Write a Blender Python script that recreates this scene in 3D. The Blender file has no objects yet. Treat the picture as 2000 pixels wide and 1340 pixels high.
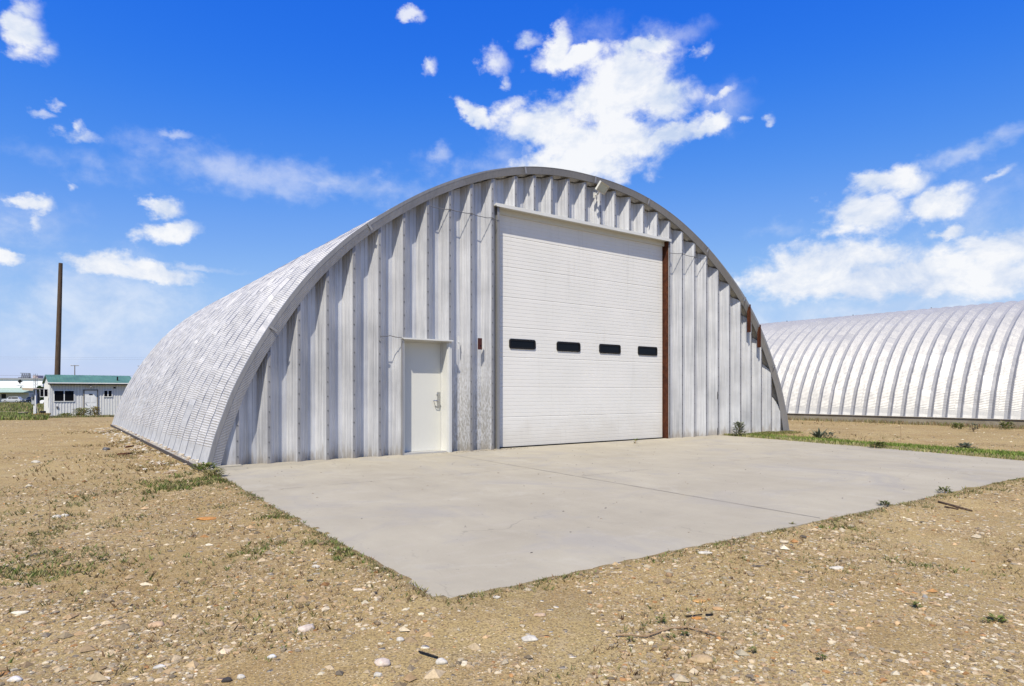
import bpy, math, random
import numpy as np
from mathutils import Vector, Matrix
random.seed(7); rng = np.random.default_rng(11)
R = math.radians
sc = bpy.context.scene
C = sc.collection

# ------------------------------------------------------------------ camera
UC, VC, HC = -2.1445, -10.7065, 1.147
TH = R(35.9); FP = 1264.0; HOR = 766.0
cam_d = bpy.data.cameras.new("camera"); cam = bpy.data.objects.new("camera", cam_d); C.objects.link(cam)
cam.location = (UC, VC, HC); cam.rotation_euler = (R(90), 0, -TH)
cam_d.sensor_width = 36; cam_d.lens = 36 * FP / 2000
cam_d.shift_y = (HOR - 670) / 2000
cam_d.clip_start = .05; cam_d.clip_end = 9000
sc.camera = cam

# ------------------------------------------------------------------ light
SUN_AZ = 50.0      # degrees left of the end wall's outward normal (-Y), towards -X
SUN_EL = 54.5
sd = Vector((-math.sin(R(SUN_AZ)) * math.cos(R(SUN_EL)), -math.cos(R(SUN_AZ)) * math.cos(R(SUN_EL)), math.sin(R(SUN_EL))))
sl = bpy.data.lights.new("sun", 'SUN'); sl.energy = 5.0; sl.angle = R(.55); sl.color = (1, .93, .80)
so = bpy.data.objects.new("sun", sl); C.objects.link(so)
so.rotation_euler = sd.to_track_quat('Z', 'Y').to_euler()
sc.view_settings.view_transform = 'Standard'; sc.view_settings.look = 'None'
sc.view_settings.exposure = 0.40; sc.view_settings.gamma = 1

# ------------------------------------------------------------------ world: sky and clouds
W = bpy.data.worlds.new("World"); sc.world = W; W.use_nodes = True
nt = W.node_tree; nt.nodes.clear()
def wn(t, **k):
    n = nt.nodes.new(t)
    for a, b in k.items(): setattr(n, a, b)
    return n
def wl(a, b): nt.links.new(a, b)
def wmath(op, a, b=None, c=None, clamp=False):
    n = wn('ShaderNodeMath', operation=op); n.use_clamp = clamp
    for i, x in enumerate((a, b, c)):
        if x is None: continue
        if isinstance(x, (int, float)): n.inputs[i].default_value = x
        else: wl(x, n.inputs[i])
    return n.outputs[0]
sky = wn('ShaderNodeTexSky', sky_type='NISHITA'); sky.sun_disc = False
sky.sun_elevation = R(SUN_EL); sky.sun_rotation = R(180 + SUN_AZ)
sky.altitude = 800; sky.air_density = 1.0; sky.dust_density = 0.6; sky.ozone_density = 2.2
tc = wn('ShaderNodeTexCoord'); D0 = tc.outputs['Generated']
sep = wn('ShaderNodeSeparateXYZ'); wl(D0, sep.inputs[0])
az = wmath('ARCTAN2', sep.outputs[0], sep.outputs[1])
el = wmath('ARCSINE', sep.outputs[2])
nz1 = wn('ShaderNodeTexNoise'); nz1.inputs['Scale'].default_value = 12; nz1.inputs['Detail'].default_value = 7; nz1.inputs['Roughness'].default_value = .62
nz1.inputs['Distortion'].default_value = .25
mpn = wn('ShaderNodeMapping'); mpn.inputs['Scale'].default_value = (1, 1, 1.35); wl(D0, mpn.inputs[0]); wl(mpn.outputs[0], nz1.inputs['Vector'])
nz2 = wn('ShaderNodeTexNoise'); nz2.inputs['Scale'].default_value = 30; nz2.inputs['Detail'].default_value = 6; nz2.inputs['Roughness'].default_value = .6
wl(mpn.outputs[0], nz2.inputs['Vector'])
warp = wn('ShaderNodeVectorMath', operation='MULTIPLY_ADD')   # small domain warp of azimuth and elevation
wl(nz2.outputs['Color'], warp.inputs[0]); warp.inputs[1].default_value = (.04, .04, 0)
cmb = wn('ShaderNodeCombineXYZ'); wl(az, cmb.inputs[0]); wl(el, cmb.inputs[1])
off = wn('ShaderNodeVectorMath', operation='ADD'); wl(cmb.outputs[0], off.inputs[0]); off.inputs[1].default_value = (-.02, -.02, 0)
wl(off.outputs[0], warp.inputs[2]); P2 = warp.outputs[0]
def azel(x, y):
    a = math.atan((x - 1000) / FP); return TH + a, math.atan((HOR - y) / math.hypot(FP, x - 1000))
def blobs(lst):
    acc = None
    for b in lst:
        x, y, rx, ry = b[:4]; rot = b[4] if len(b) > 4 else 0; st = b[5] if len(b) > 5 else 1
        a, e = azel(x, y); a1, _ = azel(x + 10, y); _, e1 = azel(x, y - 10)
        ra = rx * 1.08 * abs(a1 - a) / 10; re = ry * 1.08 * abs(e1 - e) / 10
        m = wn('ShaderNodeMapping', vector_type='TEXTURE')
        m.inputs['Location'].default_value = (a, e, 0); m.inputs['Rotation'].default_value = (0, 0, R(rot))
        m.inputs['Scale'].default_value = (ra, re, 1); wl(P2, m.inputs[0])
        l = wn('ShaderNodeVectorMath', operation='LENGTH'); wl(m.outputs[0], l.inputs[0])
        v = wmath('MULTIPLY_ADD', l.outputs['Value'], -st, st)
        acc = v if acc is None else wmath('SMOOTH_MAX', acc, v, .12)
    return acc
thick = [(1230,150,95,75),(1180,195,100,55),(1290,190,70,60),(1050,245,100,50),(1180,275,170,55),(1130,325,140,38),(1310,262,90,28,8),
 (1385,250,55,20,20),(930,228,48,20,-35),(1090,95,24,52,-18),(1125,112,58,20,15),(1070,120,34,18),(965,122,26,22),(1030,76,26,18),(986,165,10,18),
 (1262,90,62,26),(1205,100,20,26),(1372,102,28,14,30),(1415,185,26,10,20),(1455,238,18,13),(806,28,24,11),(838,131,17,12,30),(1500,236,16,9,20),
 (45,60,48,46),(85,92,36,26),(55,16,30,24),(158,268,40,15),(152,252,12,16),(65,400,46,19),(70,440,20,32),(320,402,44,22),(330,452,72,24,14),
 (205,515,88,28),(300,530,100,20,-5),(0,500,48,16),
 (1742,358,85,34),(1690,415,95,50),(1830,400,80,45),(1640,510,200,42),(1800,540,260,60),(1960,490,130,50),(1560,545,140,36),(1720,548,300,48),(1930,545,160,50),(1850,455,46,16),(1950,337,36,12,18)]
thin = [(200,600,260,120,0,1),(60,440,140,60,0,.5),(1900,440,200,120,0,.5),(450,335,230,45,-4,.7),(680,360,240,36,-6,.7),(1900,290,140,26,12,.9),(1740,600,420,50,0,.9),(370,522,110,10,0,1),(85,222,28,9),(110,205,16,9),
 (150,310,200,30,0,.3),(860,300,22,30,-40,.9),(1010,330,200,34,0,.5),(135,357,12,12),(350,262,30,10,0,.7),(1520,450,60,20,0,.6),(990,290,60,50,0,.6),(1420,640,600,60,0,.6),
 (1420,210,60,50,0,.6),(1300,70,110,30,0,.7),(1160,60,60,40,0,.4)]
def cloud(lst, w, lo, hi, w2=.75):
    f = blobs(lst)
    n = wmath('MULTIPLY_ADD', nz1.outputs['Fac'], w, -w * .5)
    n2 = wmath('MULTIPLY_ADD', nz2.outputs['Fac'], w * w2, -w * w2 * .5)
    s = wmath('ADD', wmath('ADD', f, n), n2)
    mr = wn('ShaderNodeMapRange', interpolation_type='SMOOTHSTEP'); wl(s, mr.inputs[0])
    mr.inputs[1].default_value = lo; mr.inputs[2].default_value = hi
    return mr.outputs[0], s
big = [b for b in thick if max(b[2], b[3]) >= 42]; small = [b for b in thick if max(b[2], b[3]) < 42]
dth, fth = cloud(big, 1.45, -.14, .60, .75)
dsm, _ = cloud([(b[0], b[1], b[2] * 1.1, b[3] * 1.1) + tuple(b[4:]) for b in small], 2.3, -.1, 1.15)
dth = wmath('MAXIMUM', dth, wmath('MULTIPLY', dsm, .84))
dtn, _ = cloud(thin, 1.0, -.10, 1.0)
dtn = wmath('MULTIPLY', dtn, .50)
dens = wmath('MAXIMUM', wmath('MULTIPLY', dth, .97), dtn)
# sky colour: a grade of the sky model towards the saturated azure of the day
sc1 = wn('ShaderNodeVectorMath', operation='SCALE'); wl(sky.outputs[0], sc1.inputs[0]); sc1.inputs['Scale'].default_value = .1
cv = wn('ShaderNodeRGBCurve'); wl(sc1.outputs[0], cv.inputs['Color'])
def setcurve(i, pts):
    c = cv.mapping.curves[i]
    while len(c.points) > 2: c.points.remove(c.points[-1])
    c.points[0].location = pts[0]; c.points[1].location = pts[-1]
    for p in pts[1:-1]: c.points.new(*p)
    for p in c.points: p.handle_type = 'AUTO_CLAMPED'
setcurve(0, [(0, 0), (.095, .017), (.135, .055), (.20, .15), (.33, .30), (.58, .46), (1, .6)])
setcurve(1, [(0, 0), (.157, .135), (.225, .22), (.32, .33), (.48, .475), (.71, .575), (1, .68)])
setcurve(2, [(0, 0), (.15, .42), (.295, .68), (.40, .73), (.67, .78), (1, .80)])
cv.mapping.update()
hs = wn('ShaderNodeVectorMath', operation='SCALE'); wl(cv.outputs[0], hs.inputs[0]); hs.inputs['Scale'].default_value = 10
cr = wn('ShaderNodeMapRange'); wl(nz1.outputs['Fac'], cr.inputs[0]); cr.inputs[1].default_value = .36; cr.inputs[2].default_value = .58
ccol = wn('ShaderNodeMix', data_type='RGBA'); wl(cr.outputs[0], ccol.inputs[0])
ccol.inputs[6].default_value = (5.0, 5.9, 7.6, 1); ccol.inputs[7].default_value = (8.2, 8.3, 8.5, 1)
mixc = wn('ShaderNodeMix', data_type='RGBA'); wl(dens, mixc.inputs[0]); wl(hs.outputs[0], mixc.inputs[6]); wl(ccol.outputs[2], mixc.inputs[7])
bg = wn('ShaderNodeBackground'); bg.inputs['Strength'].default_value = .088
wl(mixc.outputs[2], bg.inputs[0]); ow = wn('ShaderNodeOutputWorld'); wl(bg.outputs[0], ow.inputs[0])
W.cycles.sampling_method = 'MANUAL'; W.cycles.sample_map_resolution = 512

# ------------------------------------------------------------------ geometry helpers
cT, sT = math.cos(TH), math.sin(TH)
def ground_at(x, y, z=0):
    Z = FP * (HC - z) / (y - HOR); X = (x - 1000) / FP * Z
    return UC + X * cT + Z * sT, VC - X * sT + Z * cT
def wall_at(x, y, v=0):
    t = (x - 1000) / FP; Z = (v - VC) / (cT - sT * t)
    return UC + Z * (cT * t + sT), HC - (y - HOR) / FP * Z
def far_at(x, y, Z):
    X = (x - 1000) / FP * Z
    return Vector((UC + X * cT + Z * sT, VC - X * sT + Z * cT, HC - (y - HOR) / FP * Z))

class MB:
    def __init__(s): s.v = []; s.f = []; s.m = []; s.uv = []; s.cur = 0; s.hasuv = False
    def vert(s, p): s.v.append(tuple(p)); return len(s.v) - 1
    def face(s, idx, uv=None):
        s.f.append(tuple(idx)); s.m.append(s.cur); s.uv.append(uv)
        if uv: s.hasuv = True
    def poly(s, pts, uv=None): s.face([s.vert(p) for p in pts], uv)
    def box(s, lo, hi, M=None):
        x0, y0, z0 = lo; x1, y1, z1 = hi
        p = [Vector(q) for q in ((x0,y0,z0),(x1,y0,z0),(x1,y1,z0),(x0,y1,z0),(x0,y0,z1),(x1,y0,z1),(x1,y1,z1),(x0,y1,z1))]
        if M: p = [M @ q for q in p]
        b = [s.vert(q) for q in p]
        for f in ((3,2,1,0),(4,5,6,7),(0,1,5,4),(1,2,6,5),(2,3,7,6),(3,0,4,7)): s.face([b[i] for i in f])
    def tube(s, pts, r, n=8, caps=True):
        pts = [Vector(p) for p in pts]; rs = r if isinstance(r, (list, tuple)) else [r] * len(pts)
        rings = []
        for i, p in enumerate(pts):
            d = (pts[min(i + 1, len(pts) - 1)] - pts[max(i - 1, 0)]).normalized()
            a = d.orthogonal().normalized() if i == 0 else (a - d * a.dot(d)).normalized()
            b = d.cross(a)
            rings.append([s.vert(p + (a * math.cos(2*math.pi*k/n) + b * math.sin(2*math.pi*k/n)) * rs[i]) for k in range(n)])
        for i in range(len(rings) - 1):
            for k in range(n): s.face([rings[i][k], rings[i][(k+1)%n], rings[i+1][(k+1)%n], rings[i+1][k]])
        if caps: s.face(rings[0][::-1]); s.face(rings[-1])
    def prism(s, outline, ax, h0, h1, M=None):
        """outline: 2-D points; ax: axis of extrusion (0,1,2)"""
        def p3(a, b, h):
            q = {0: (h, a, b), 1: (a, h, b), 2: (a, b, h)}[ax]; q = Vector(q); return M @ q if M else q
        lo = [s.vert(p3(a, b, h0)) for a, b in outline]; hi = [s.vert(p3(a, b, h1)) for a, b in outline]
        n = len(outline); s.face(lo[::-1]); s.face(hi)
        for i in range(n): s.face([lo[i], lo[(i+1)%n], hi[(i+1)%n], hi[i]])
    def build(s, name, mats, parent=None, smooth=False, bevel=0, fixn=False):
        me = bpy.data.meshes.new(name); me.from_pydata(s.v, [], s.f)
        if not isinstance(mats, (list, tuple)): mats = [mats]
        for m in mats: me.materials.append(m)
        me.polygons.foreach_set('material_index', s.m)
        if s.hasuv:
            ul = me.uv_layers.new(name='UVMap'); flat = []
            for f, u in zip(s.f, s.uv):
                for k in range(len(f)): flat.extend(u[k] if u else (0, 0))
            ul.data.foreach_set('uv', flat)
        if smooth: me.polygons.foreach_set('use_smooth', [True] * len(s.f))
        me.update()
        o = bpy.data.objects.new(name, me); C.objects.link(o)
        if parent: o.parent = parent
        if fixn:
            import bmesh
            bm = bmesh.new(); bm.from_mesh(me); bmesh.ops.recalc_face_normals(bm, faces=bm.faces); bm.to_mesh(me); bm.free()
        if bevel:
            b = o.modifiers.new('bevel', 'BEVEL'); b.width = bevel; b.segments = 2; b.limit_method = 'ANGLE'
        return o
def np_mesh(name, V, F, mat, cols=None, smooth=False, parent=None):
    """V (n,3); F (m,k) with constant k"""
    me = bpy.data.meshes.new(name); n, (m, k) = len(V), F.shape
    me.vertices.add(n); me.vertices.foreach_set('co', V.astype(np.float32).ravel())
    me.loops.add(m * k); me.loops.foreach_set('vertex_index', F.astype(np.int32).ravel())
    me.polygons.add(m); me.polygons.foreach_set('loop_start', np.arange(0, m*k, k, dtype=np.int32))
    me.polygons.foreach_set('loop_total', np.full(m, k, dtype=np.int32))
    me.polygons.foreach_set('use_smooth', np.full(m, smooth))
    me.materials.append(mat); me.update(calc_edges=True)
    if cols is not None:
        a = me.color_attributes.new('tint', 'FLOAT_COLOR', 'POINT')
        c = np.ones((n, 4), np.float32); c[:, :3] = cols; a.data.foreach_set('color', c.ravel())
    o = bpy.data.objects.new(name, me); C.objects.link(o)
    if parent: o.parent = parent
    return o
def tag(o, label=None, cat=None, group=None, kind=None):
    if label: o['label'] = label
    if cat: o['category'] = cat
    if group: o['group'] = group
    if kind: o['kind'] = kind
    return o
def thing(name, loc, label, cat, rz=0, group=None):
    o = bpy.data.objects.new(name, None); C.objects.link(o); o.location = loc; o.rotation_euler = (0, 0, rz)
    o.empty_display_size = .2
    return tag(o, label, cat, group)

# ------------------------------------------------------------------ material helpers
class Mat:
    def __init__(s, name):
        s.m = bpy.data.materials.new(name); s.m.use_nodes = True; s.t = s.m.node_tree
        s.b = s.t.nodes['Principled BSDF']; s.tc = s.n('ShaderNodeTexCoord')
    def n(s, t, **k):
        n = s.t.nodes.new(t)
        for a, b in k.items(): setattr(n, a, b)
        return n
    def l(s, a, b): s.t.links.new(a, b)
    def put(s, sock, x):
        if x is None: return
        if isinstance(x, (int, float)): sock.default_value = x
        elif isinstance(x, (tuple, list)): sock.default_value = (*x, 1) if len(x) == 3 and sock.type == 'RGBA' else x
        else: s.l(x, sock)
    def math(s, op, a, b=None, c=None, clamp=False):
        n = s.n('ShaderNodeMath', operation=op); n.use_clamp = clamp
        for i, x in enumerate((a, b, c)): s.put(n.inputs[i], x)
        return n.outputs[0]
    def mapv(s, scale=(1,1,1), src=None, loc=(0,0,0)):
        m = s.n('ShaderNodeMapping'); m.inputs['Scale'].default_value = scale; m.inputs['Location'].default_value = loc
        s.l(src or s.tc.outputs['Object'], m.inputs[0]); return m.outputs[0]
    def noise(s, scale, detail=4, rough=.55, vec=None, dist=0):
        n = s.n('ShaderNodeTexNoise'); n.inputs['Scale'].default_value = scale; n.inputs['Detail'].default_value = detail
        n.inputs['Roughness'].default_value = rough; n.inputs['Distortion'].default_value = dist
        s.l(vec or s.tc.outputs['Object'], n.inputs['Vector']); return n.outputs['Fac']
    def rng(s, x, a, b, c=0, d=1, smooth=False):
        n = s.n('ShaderNodeMapRange'); n.interpolation_type = 'SMOOTHSTEP' if smooth else 'LINEAR'
        s.l(x, n.inputs[0])
        for i, v in zip((1,2,3,4), (a,b,c,d)): n.inputs[i].default_value = v
        return n.outputs[0]
    def mix(s, f, a, b, blend='MIX'):
        n = s.n('ShaderNodeMix', data_type='RGBA', blend_type=blend); s.put(n.inputs[0], f); s.put(n.inputs[6], a); s.put(n.inputs[7], b)
        return n.outputs[2]
    def bump(s, h, dist=.01, strength=1, prev=None):
        n = s.n('ShaderNodeBump'); n.inputs['Distance'].default_value = dist; n.inputs['Strength'].default_value = strength
        s.l(h, n.inputs['Height'])
        if prev: s.l(prev, n.inputs['Normal'])
        return n.outputs[0]
    def out(s, col=None, rough=None, metal=None, normal=None, spec=None, k=.88):
        if k != 1:
            if isinstance(col, tuple): col = tuple(c * k for c in col)
            elif col is not None:
                h = s.n('ShaderNodeHueSaturation'); h.inputs['Value'].default_value = k; s.l(col, h.inputs['Color']); col = h.outputs[0]
        s.put(s.b.inputs['Base Color'], col); s.put(s.b.inputs['Roughness'], rough); s.put(s.b.inputs['Metallic'], metal)
        s.put(s.b.inputs['Specular IOR Level'], spec)
        if normal: s.l(normal, s.b.inputs['Normal'])
        return s.m

def paint(name, col, rough=.5, var=.06, spec=.4, metal=0, scale=3, bumpd=0):
    m = Mat(name); n = m.noise(scale, 5)
    f = m.rng(n, .3, .7, 1 - var, 1 + var)
    c = m.mix(1, col, m.comb(f) if False else None) if False else None
    hs = m.n('ShaderNodeHueSaturation'); hs.inputs['Color'].default_value = (*col, 1); m.l(f, hs.inputs['Value'])
    nr = m.bump(m.noise(scale * 14, 3), bumpd, .5) if bumpd else None
    return m.out(hs.outputs[0], rough, metal, nr, spec)

def galv(name, col=(.71,.715,.725), dark=(.41,.417,.435), metal=.35, rough=.50, dirt=False, streak=True, crimp=False, mask=True):
    m = Mat(name)
    big = m.noise(1.0, 4, .6)
    vst = m.noise(1.0, 4, .6, m.mapv((26, 26, .7)))
    spk = m.noise(45, 3, .65)
    f = m.rng(m.math('ADD', m.math('MULTIPLY', big, .5), m.math('MULTIPLY', vst, .5)), .36, .64)
    c = m.mix(f, dark, col)
    c = m.mix(m.rng(spk, .60, .72, 0, .28), c, (.30,.31,.34))
    # fine spangle and scratches
    sc_ = m.noise(1, 3, .7, m.mapv((3, 3, 90)))
    c = m.mix(m.rng(sc_, .66, .74, 0, .22), c, (.36,.37,.40))
    if dirt:
        s = m.n('ShaderNodeSeparateXYZ'); m.l(m.tc.outputs['Object'], s.inputs[0])
        z = m.math('ADD', s.outputs[2], m.math('MULTIPLY', m.noise(5, 4, .6, m.mapv((2.5, 2.5, .5))), -.75))
        d = m.rng(z, -.42, -.17, .6, 0, True)
        c = m.mix(d, c, (.30,.255,.20))
        # grimier, spotted panels beside the two doors
        u = m.rng(m.math('ABSOLUTE', m.math('SUBTRACT', s.outputs[0], 4.72)), .35, .75, 1, 0, True)
        zz = m.rng(s.outputs[2], .3, 2.6, 1, .0, True)
        g = m.math('MULTIPLY', m.math('MULTIPLY', u, zz), m.rng(m.noise(38, 4, .7, m.mapv((1, 1, .35))), .45, .58, 0, .8))
        c = m.mix(g, c, (.27,.255,.22))
    nr = m.bump(m.noise(3.2, 3, .5, m.mapv((1.6, 1.6, .6))), .012, .5)
    if crimp:
        uvm = m.tc.outputs['UV']; s2 = m.n('ShaderNodeSeparateXYZ'); m.l(uvm, s2.inputs[0])
        u, v = s2.outputs[0], s2.outputs[1]
        wob = m.noise(1, 2, .5, m.mapv((1.6, 1.1, 0), uvm))
        pn = m.n('ShaderNodeTexWhiteNoise', noise_dimensions='1D'); m.l(m.math('FLOOR', m.math('MULTIPLY', v, 1 / .645)), pn.inputs['W'])
        ph = m.math('MULTIPLY_ADD', u, 2 * math.pi / crimp, m.math('MULTIPLY_ADD', wob, 5, m.math('MULTIPLY', pn.outputs['Value'], 40)))
        sn = m.math('SINE', ph)
        h = m.math('POWER', m.math('MULTIPLY_ADD', sn, .5, .5), 2.4)
        cell = m.n('ShaderNodeCombineXYZ')
        m.l(m.math('FLOOR', m.math('MULTIPLY', u, 1 / .55)), cell.inputs[0]); m.l(m.math('FLOOR', m.math('MULTIPLY', v, 1 / .645)), cell.inputs[1])
        wn_ = m.n('ShaderNodeTexWhiteNoise'); m.l(cell.outputs[0], wn_.inputs['Vector'])
        msk = m.math('MULTIPLY', m.rng(wn_.outputs['Value'], .10, .11, .12, 1), m.rng(u, .30, .34, .0, 1))
        if not mask: msk = 1.0
        dep = m.rng(m.noise(1, 2, .5, m.mapv((3, 9, 0), uvm)), .3, .7, .45, 1.2)
        h = m.math('MULTIPLY', m.math('MULTIPLY', h, msk), dep)
        nr = m.bump(h, .0075, 1.0, nr)
        c = m.mix(m.math('MULTIPLY', m.rng(h, .55, 1.0, 0, .22), 1.0), c, (.33,.34,.36))  # crimp shading put into the colour: darker along each crimp line
        blot = m.noise(1, 4, .65, m.mapv((1.4, 1.2, 0), uvm))
        c = m.mix(m.rng(blot, .56, .75, 0, .28), c, (.42,.43,.46))
    return m.out(c, rough, metal, nr, .5)

M_panel = galv('galvanised_panel', dirt=True)
M_seam = galv('weathered_seam', (.36,.358,.36), (.24,.24,.247), .4, .6, dirt=True)
M_roof = galv('crimped_roof_panel', (.58,.57,.55), (.43,.425,.415), .4, .5, crimp=.042)
M_roofseam = galv('roof_seam', (.27,.27,.28), (.18,.18,.19), .4, .55)
M_trim = galv('edge_trim_metal', (.30,.295,.29), (.23,.23,.235), .3, .5)
M_trimc = galv('crimped_trim_metal', (.42,.415,.41), (.31,.31,.315), .3, .5, crimp=.024, mask=False)
M_dark = paint('bolt_dark_metal', (.11,.11,.115), .5, .2)
M_black = paint('black_rubber', (.010,.010,.011), .6, .1, .2)
def doorwhite():
    m = Mat('white_door_paint'); n = m.noise(.8, 5, .6); st = m.noise(1, 4, .6, m.mapv((9, 9, .6))); s = m.n('ShaderNodeSeparateXYZ'); m.l(m.tc.outputs['Object'], s.inputs[0])
    c = m.mix(m.rng(n, .35, .65), (.71,.695,.645), (.755,.735,.685)); c = m.mix(m.rng(st, .58, .72, 0, .14), c, (.40,.38,.33))
    z = m.math('ADD', s.outputs[2], m.math('MULTIPLY', m.noise(2.2, 4, .6), -.9)); c = m.mix(m.rng(z, -.45, .35, .30, 0, True), c, (.42,.37,.29))
    c = m.mix(m.rng(m.noise(16, 3, .6), .74, .78, 0, .5), c, (.25,.23,.20))
    return m.out(c, .45, 0, m.bump(m.noise(1.2, 3), .012, .4), .4)
M_white = doorwhite()
M_cream = paint('cream_door_paint', (.62,.615,.56), .42, .02, scale=1.2)
M_creamf = paint('cream_frame_paint', (.62,.62,.585), .45, .04)
M_alu = paint('bare_aluminium', (.62,.60,.55), .35, .08, metal=.6)
M_steel = paint('brushed_steel', (.55,.55,.54), .28, .06, metal=1)
M_conduit = paint('grey_cable', (.13,.13,.14), .6, .1)
def rusty():
    m = Mat('rusty_steel'); n = m.noise(9, 6, .65); st = m.noise(1, 3, .6, m.mapv((30, 30, 2)))
    c = m.mix(m.rng(n, .35, .65), (.042,.014,.008), (.100,.032,.013)); c = m.mix(m.rng(st, .5, .7, 0, .6), c, (.06,.02,.012))
    return m.out(c, .85, 0, m.bump(m.noise(60, 4), .003, .6), .2)
M_rust = rusty()
def glass(name, col=(.005,.006,.008)):
    m = Mat(name); return m.out(col, m.rng(m.noise(2, 2), .3, .7, .06, .14), 0, None, .16)
M_glass = glass('dark_window_glass')
def concrete(name, light=(.368,.332,.250), dark=(.298,.266,.200), slab=False):
    m = Mat(name); n = m.noise(.55, 6, .6, None, .6); n2 = m.noise(2.6, 6, .65, m.mapv((1, .45, 1))); sp = m.noise(120, 3, .7); sp2 = m.noise(38, 3, .6)
    f = m.rng(m.math('ADD', m.math('MULTIPLY', n, .6), m.math('MULTIPLY', n2, .4)), .36, .64)
    c = m.mix(f, dark, light)
    c = m.mix(m.rng(sp, .58, .72, 0, .45), c, (.17,.155,.14)); c = m.mix(m.rng(sp2, .62, .72, 0, .35), c, (.40,.38,.35))
    c = m.mix(m.rng(m.noise(.6, 5, .7, None, 1.2), .52, .66, 0, .38), c, (.245,.235,.225)); c = m.mix(m.rng(m.noise(1.3, 6, .75, m.mapv((1, 1, 1), None, (5, 2, 0)), .8), .56, .66, 0, .35), c, (.40,.37,.30)); c = m.mix(m.rng(m.noise(22, 2, .5), .70, .74, 0, .5), c, (.15,.14,.12))
    h = sp
    if slab:
        ob = m.tc.outputs['Object']; s = m.n('ShaderNodeSeparateXYZ'); m.l(ob, s.inputs[0])
        # tan sand drifted against the wall, left end
        q = m.math('ADD', m.math('ADD', m.math('MULTIPLY', s.outputs[0], .22), m.math('MULTIPLY', s.outputs[1], -1.0)), m.math('MULTIPLY', m.noise(1.1, 4), -2.2))
        c = m.mix(m.rng(q, -.75, -.55, .55, 0, True), c, (.245,.225,.185))
        c = m.mix(m.rng(m.noise(3, 5, .6, m.mapv((.5, 1.6, 1))), .56, .66, 0, .25), c, (.37,.33,.27))
        # hairline cracks
        v = m.n('ShaderNodeTexVoronoi', feature='DISTANCE_TO_EDGE'); v.inputs['Scale'].default_value = .33
        wv = m.n('ShaderNodeVectorMath', operation='MULTIPLY_ADD'); nn = m.n('ShaderNodeTexNoise'); nn.inputs['Scale'].default_value = 1.6; nn.inputs['Detail'].default_value = 5
        m.l(ob, nn.inputs['Vector']); m.l(nn.outputs['Color'], wv.inputs[0]); wv.inputs[1].default_value = (.9,.9,0); m.l(ob, wv.inputs[2]); m.l(wv.outputs[0], v.inputs['Vector'])
        ck = m.math('MULTIPLY', m.rng(v.outputs['Distance'], .0, .0035, 1, 0), m.rng(m.noise(.7, 3), .50, .58))
        c = m.mix(m.math('MULTIPLY', ck, .4), c, (.13,.12,.10))
        c = m.mix(m.rng(m.noise(9, 2, .5), .74, .78, 0, .7), c, (.12,.11,.10))
    return m.out(c, .9, 0, m.bump(h, .004, .5, m.bump(n2, .01, .3)), .25, .97)
M_slab = concrete('pad_concrete', slab=True)
M_conc = concrete('foundation_concrete', (.36,.34,.29), (.24,.22,.18))
def wood(name, a, b, sc=(40,40,1.5)):
    m = Mat(name); n = m.noise(1, 5, .65, m.mapv(sc)); return m.out(m.mix(m.rng(n, .35, .65), a, b), .9, 0, m.bump(n, .01, .6), .2)
M_pole = wood('creosoted_wood', (.045,.030,.020), (.135,.095,.065))
M_plank = wood('weathered_plank', (.30,.25,.18), (.50,.44,.34), (3, 40, 40))
M_twig = wood('dry_twig', (.22,.14,.08), (.36,.26,.16), (4, 60, 60))
def tinted(name, rough=.85, spec=.2, sub=False, bumpd=0):
    m = Mat(name); a = m.n('ShaderNodeAttribute'); a.attribute_name = 'tint'
    n = m.noise(70, 3, .6); hs = m.n('ShaderNodeHueSaturation'); m.l(a.outputs['Color'], hs.inputs['Color']); m.l(m.rng(n, .3, .7, .78, 1.18), hs.inputs['Value'])
    r = m.out(hs.outputs[0], rough, 0, m.bump(n, .003, .6) if bumpd else None, spec)
    return r
M_stone = tinted('gravel_stone', .85, .25, bumpd=1)
def leafmat(name):
    m = Mat(name); a = m.n('ShaderNodeAttribute'); a.attribute_name = 'tint'
    m.out(a.outputs['Color'], .6, 0, None, .25)
    tr = m.n('ShaderNodeBsdfTranslucent'); m.l(a.outputs['Color'], tr.inputs[0])
    mx = m.n('ShaderNodeMixShader'); mx.inputs[0].default_value = .3
    m.l(m.b.outputs[0], mx.inputs[1]); m.l(tr.outputs[0], mx.inputs[2]); m.l(mx.outputs[0], m.t.nodes['Material Output'].inputs[0]); return m.m
M_leaf = leafmat('leaf_blade')

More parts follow.
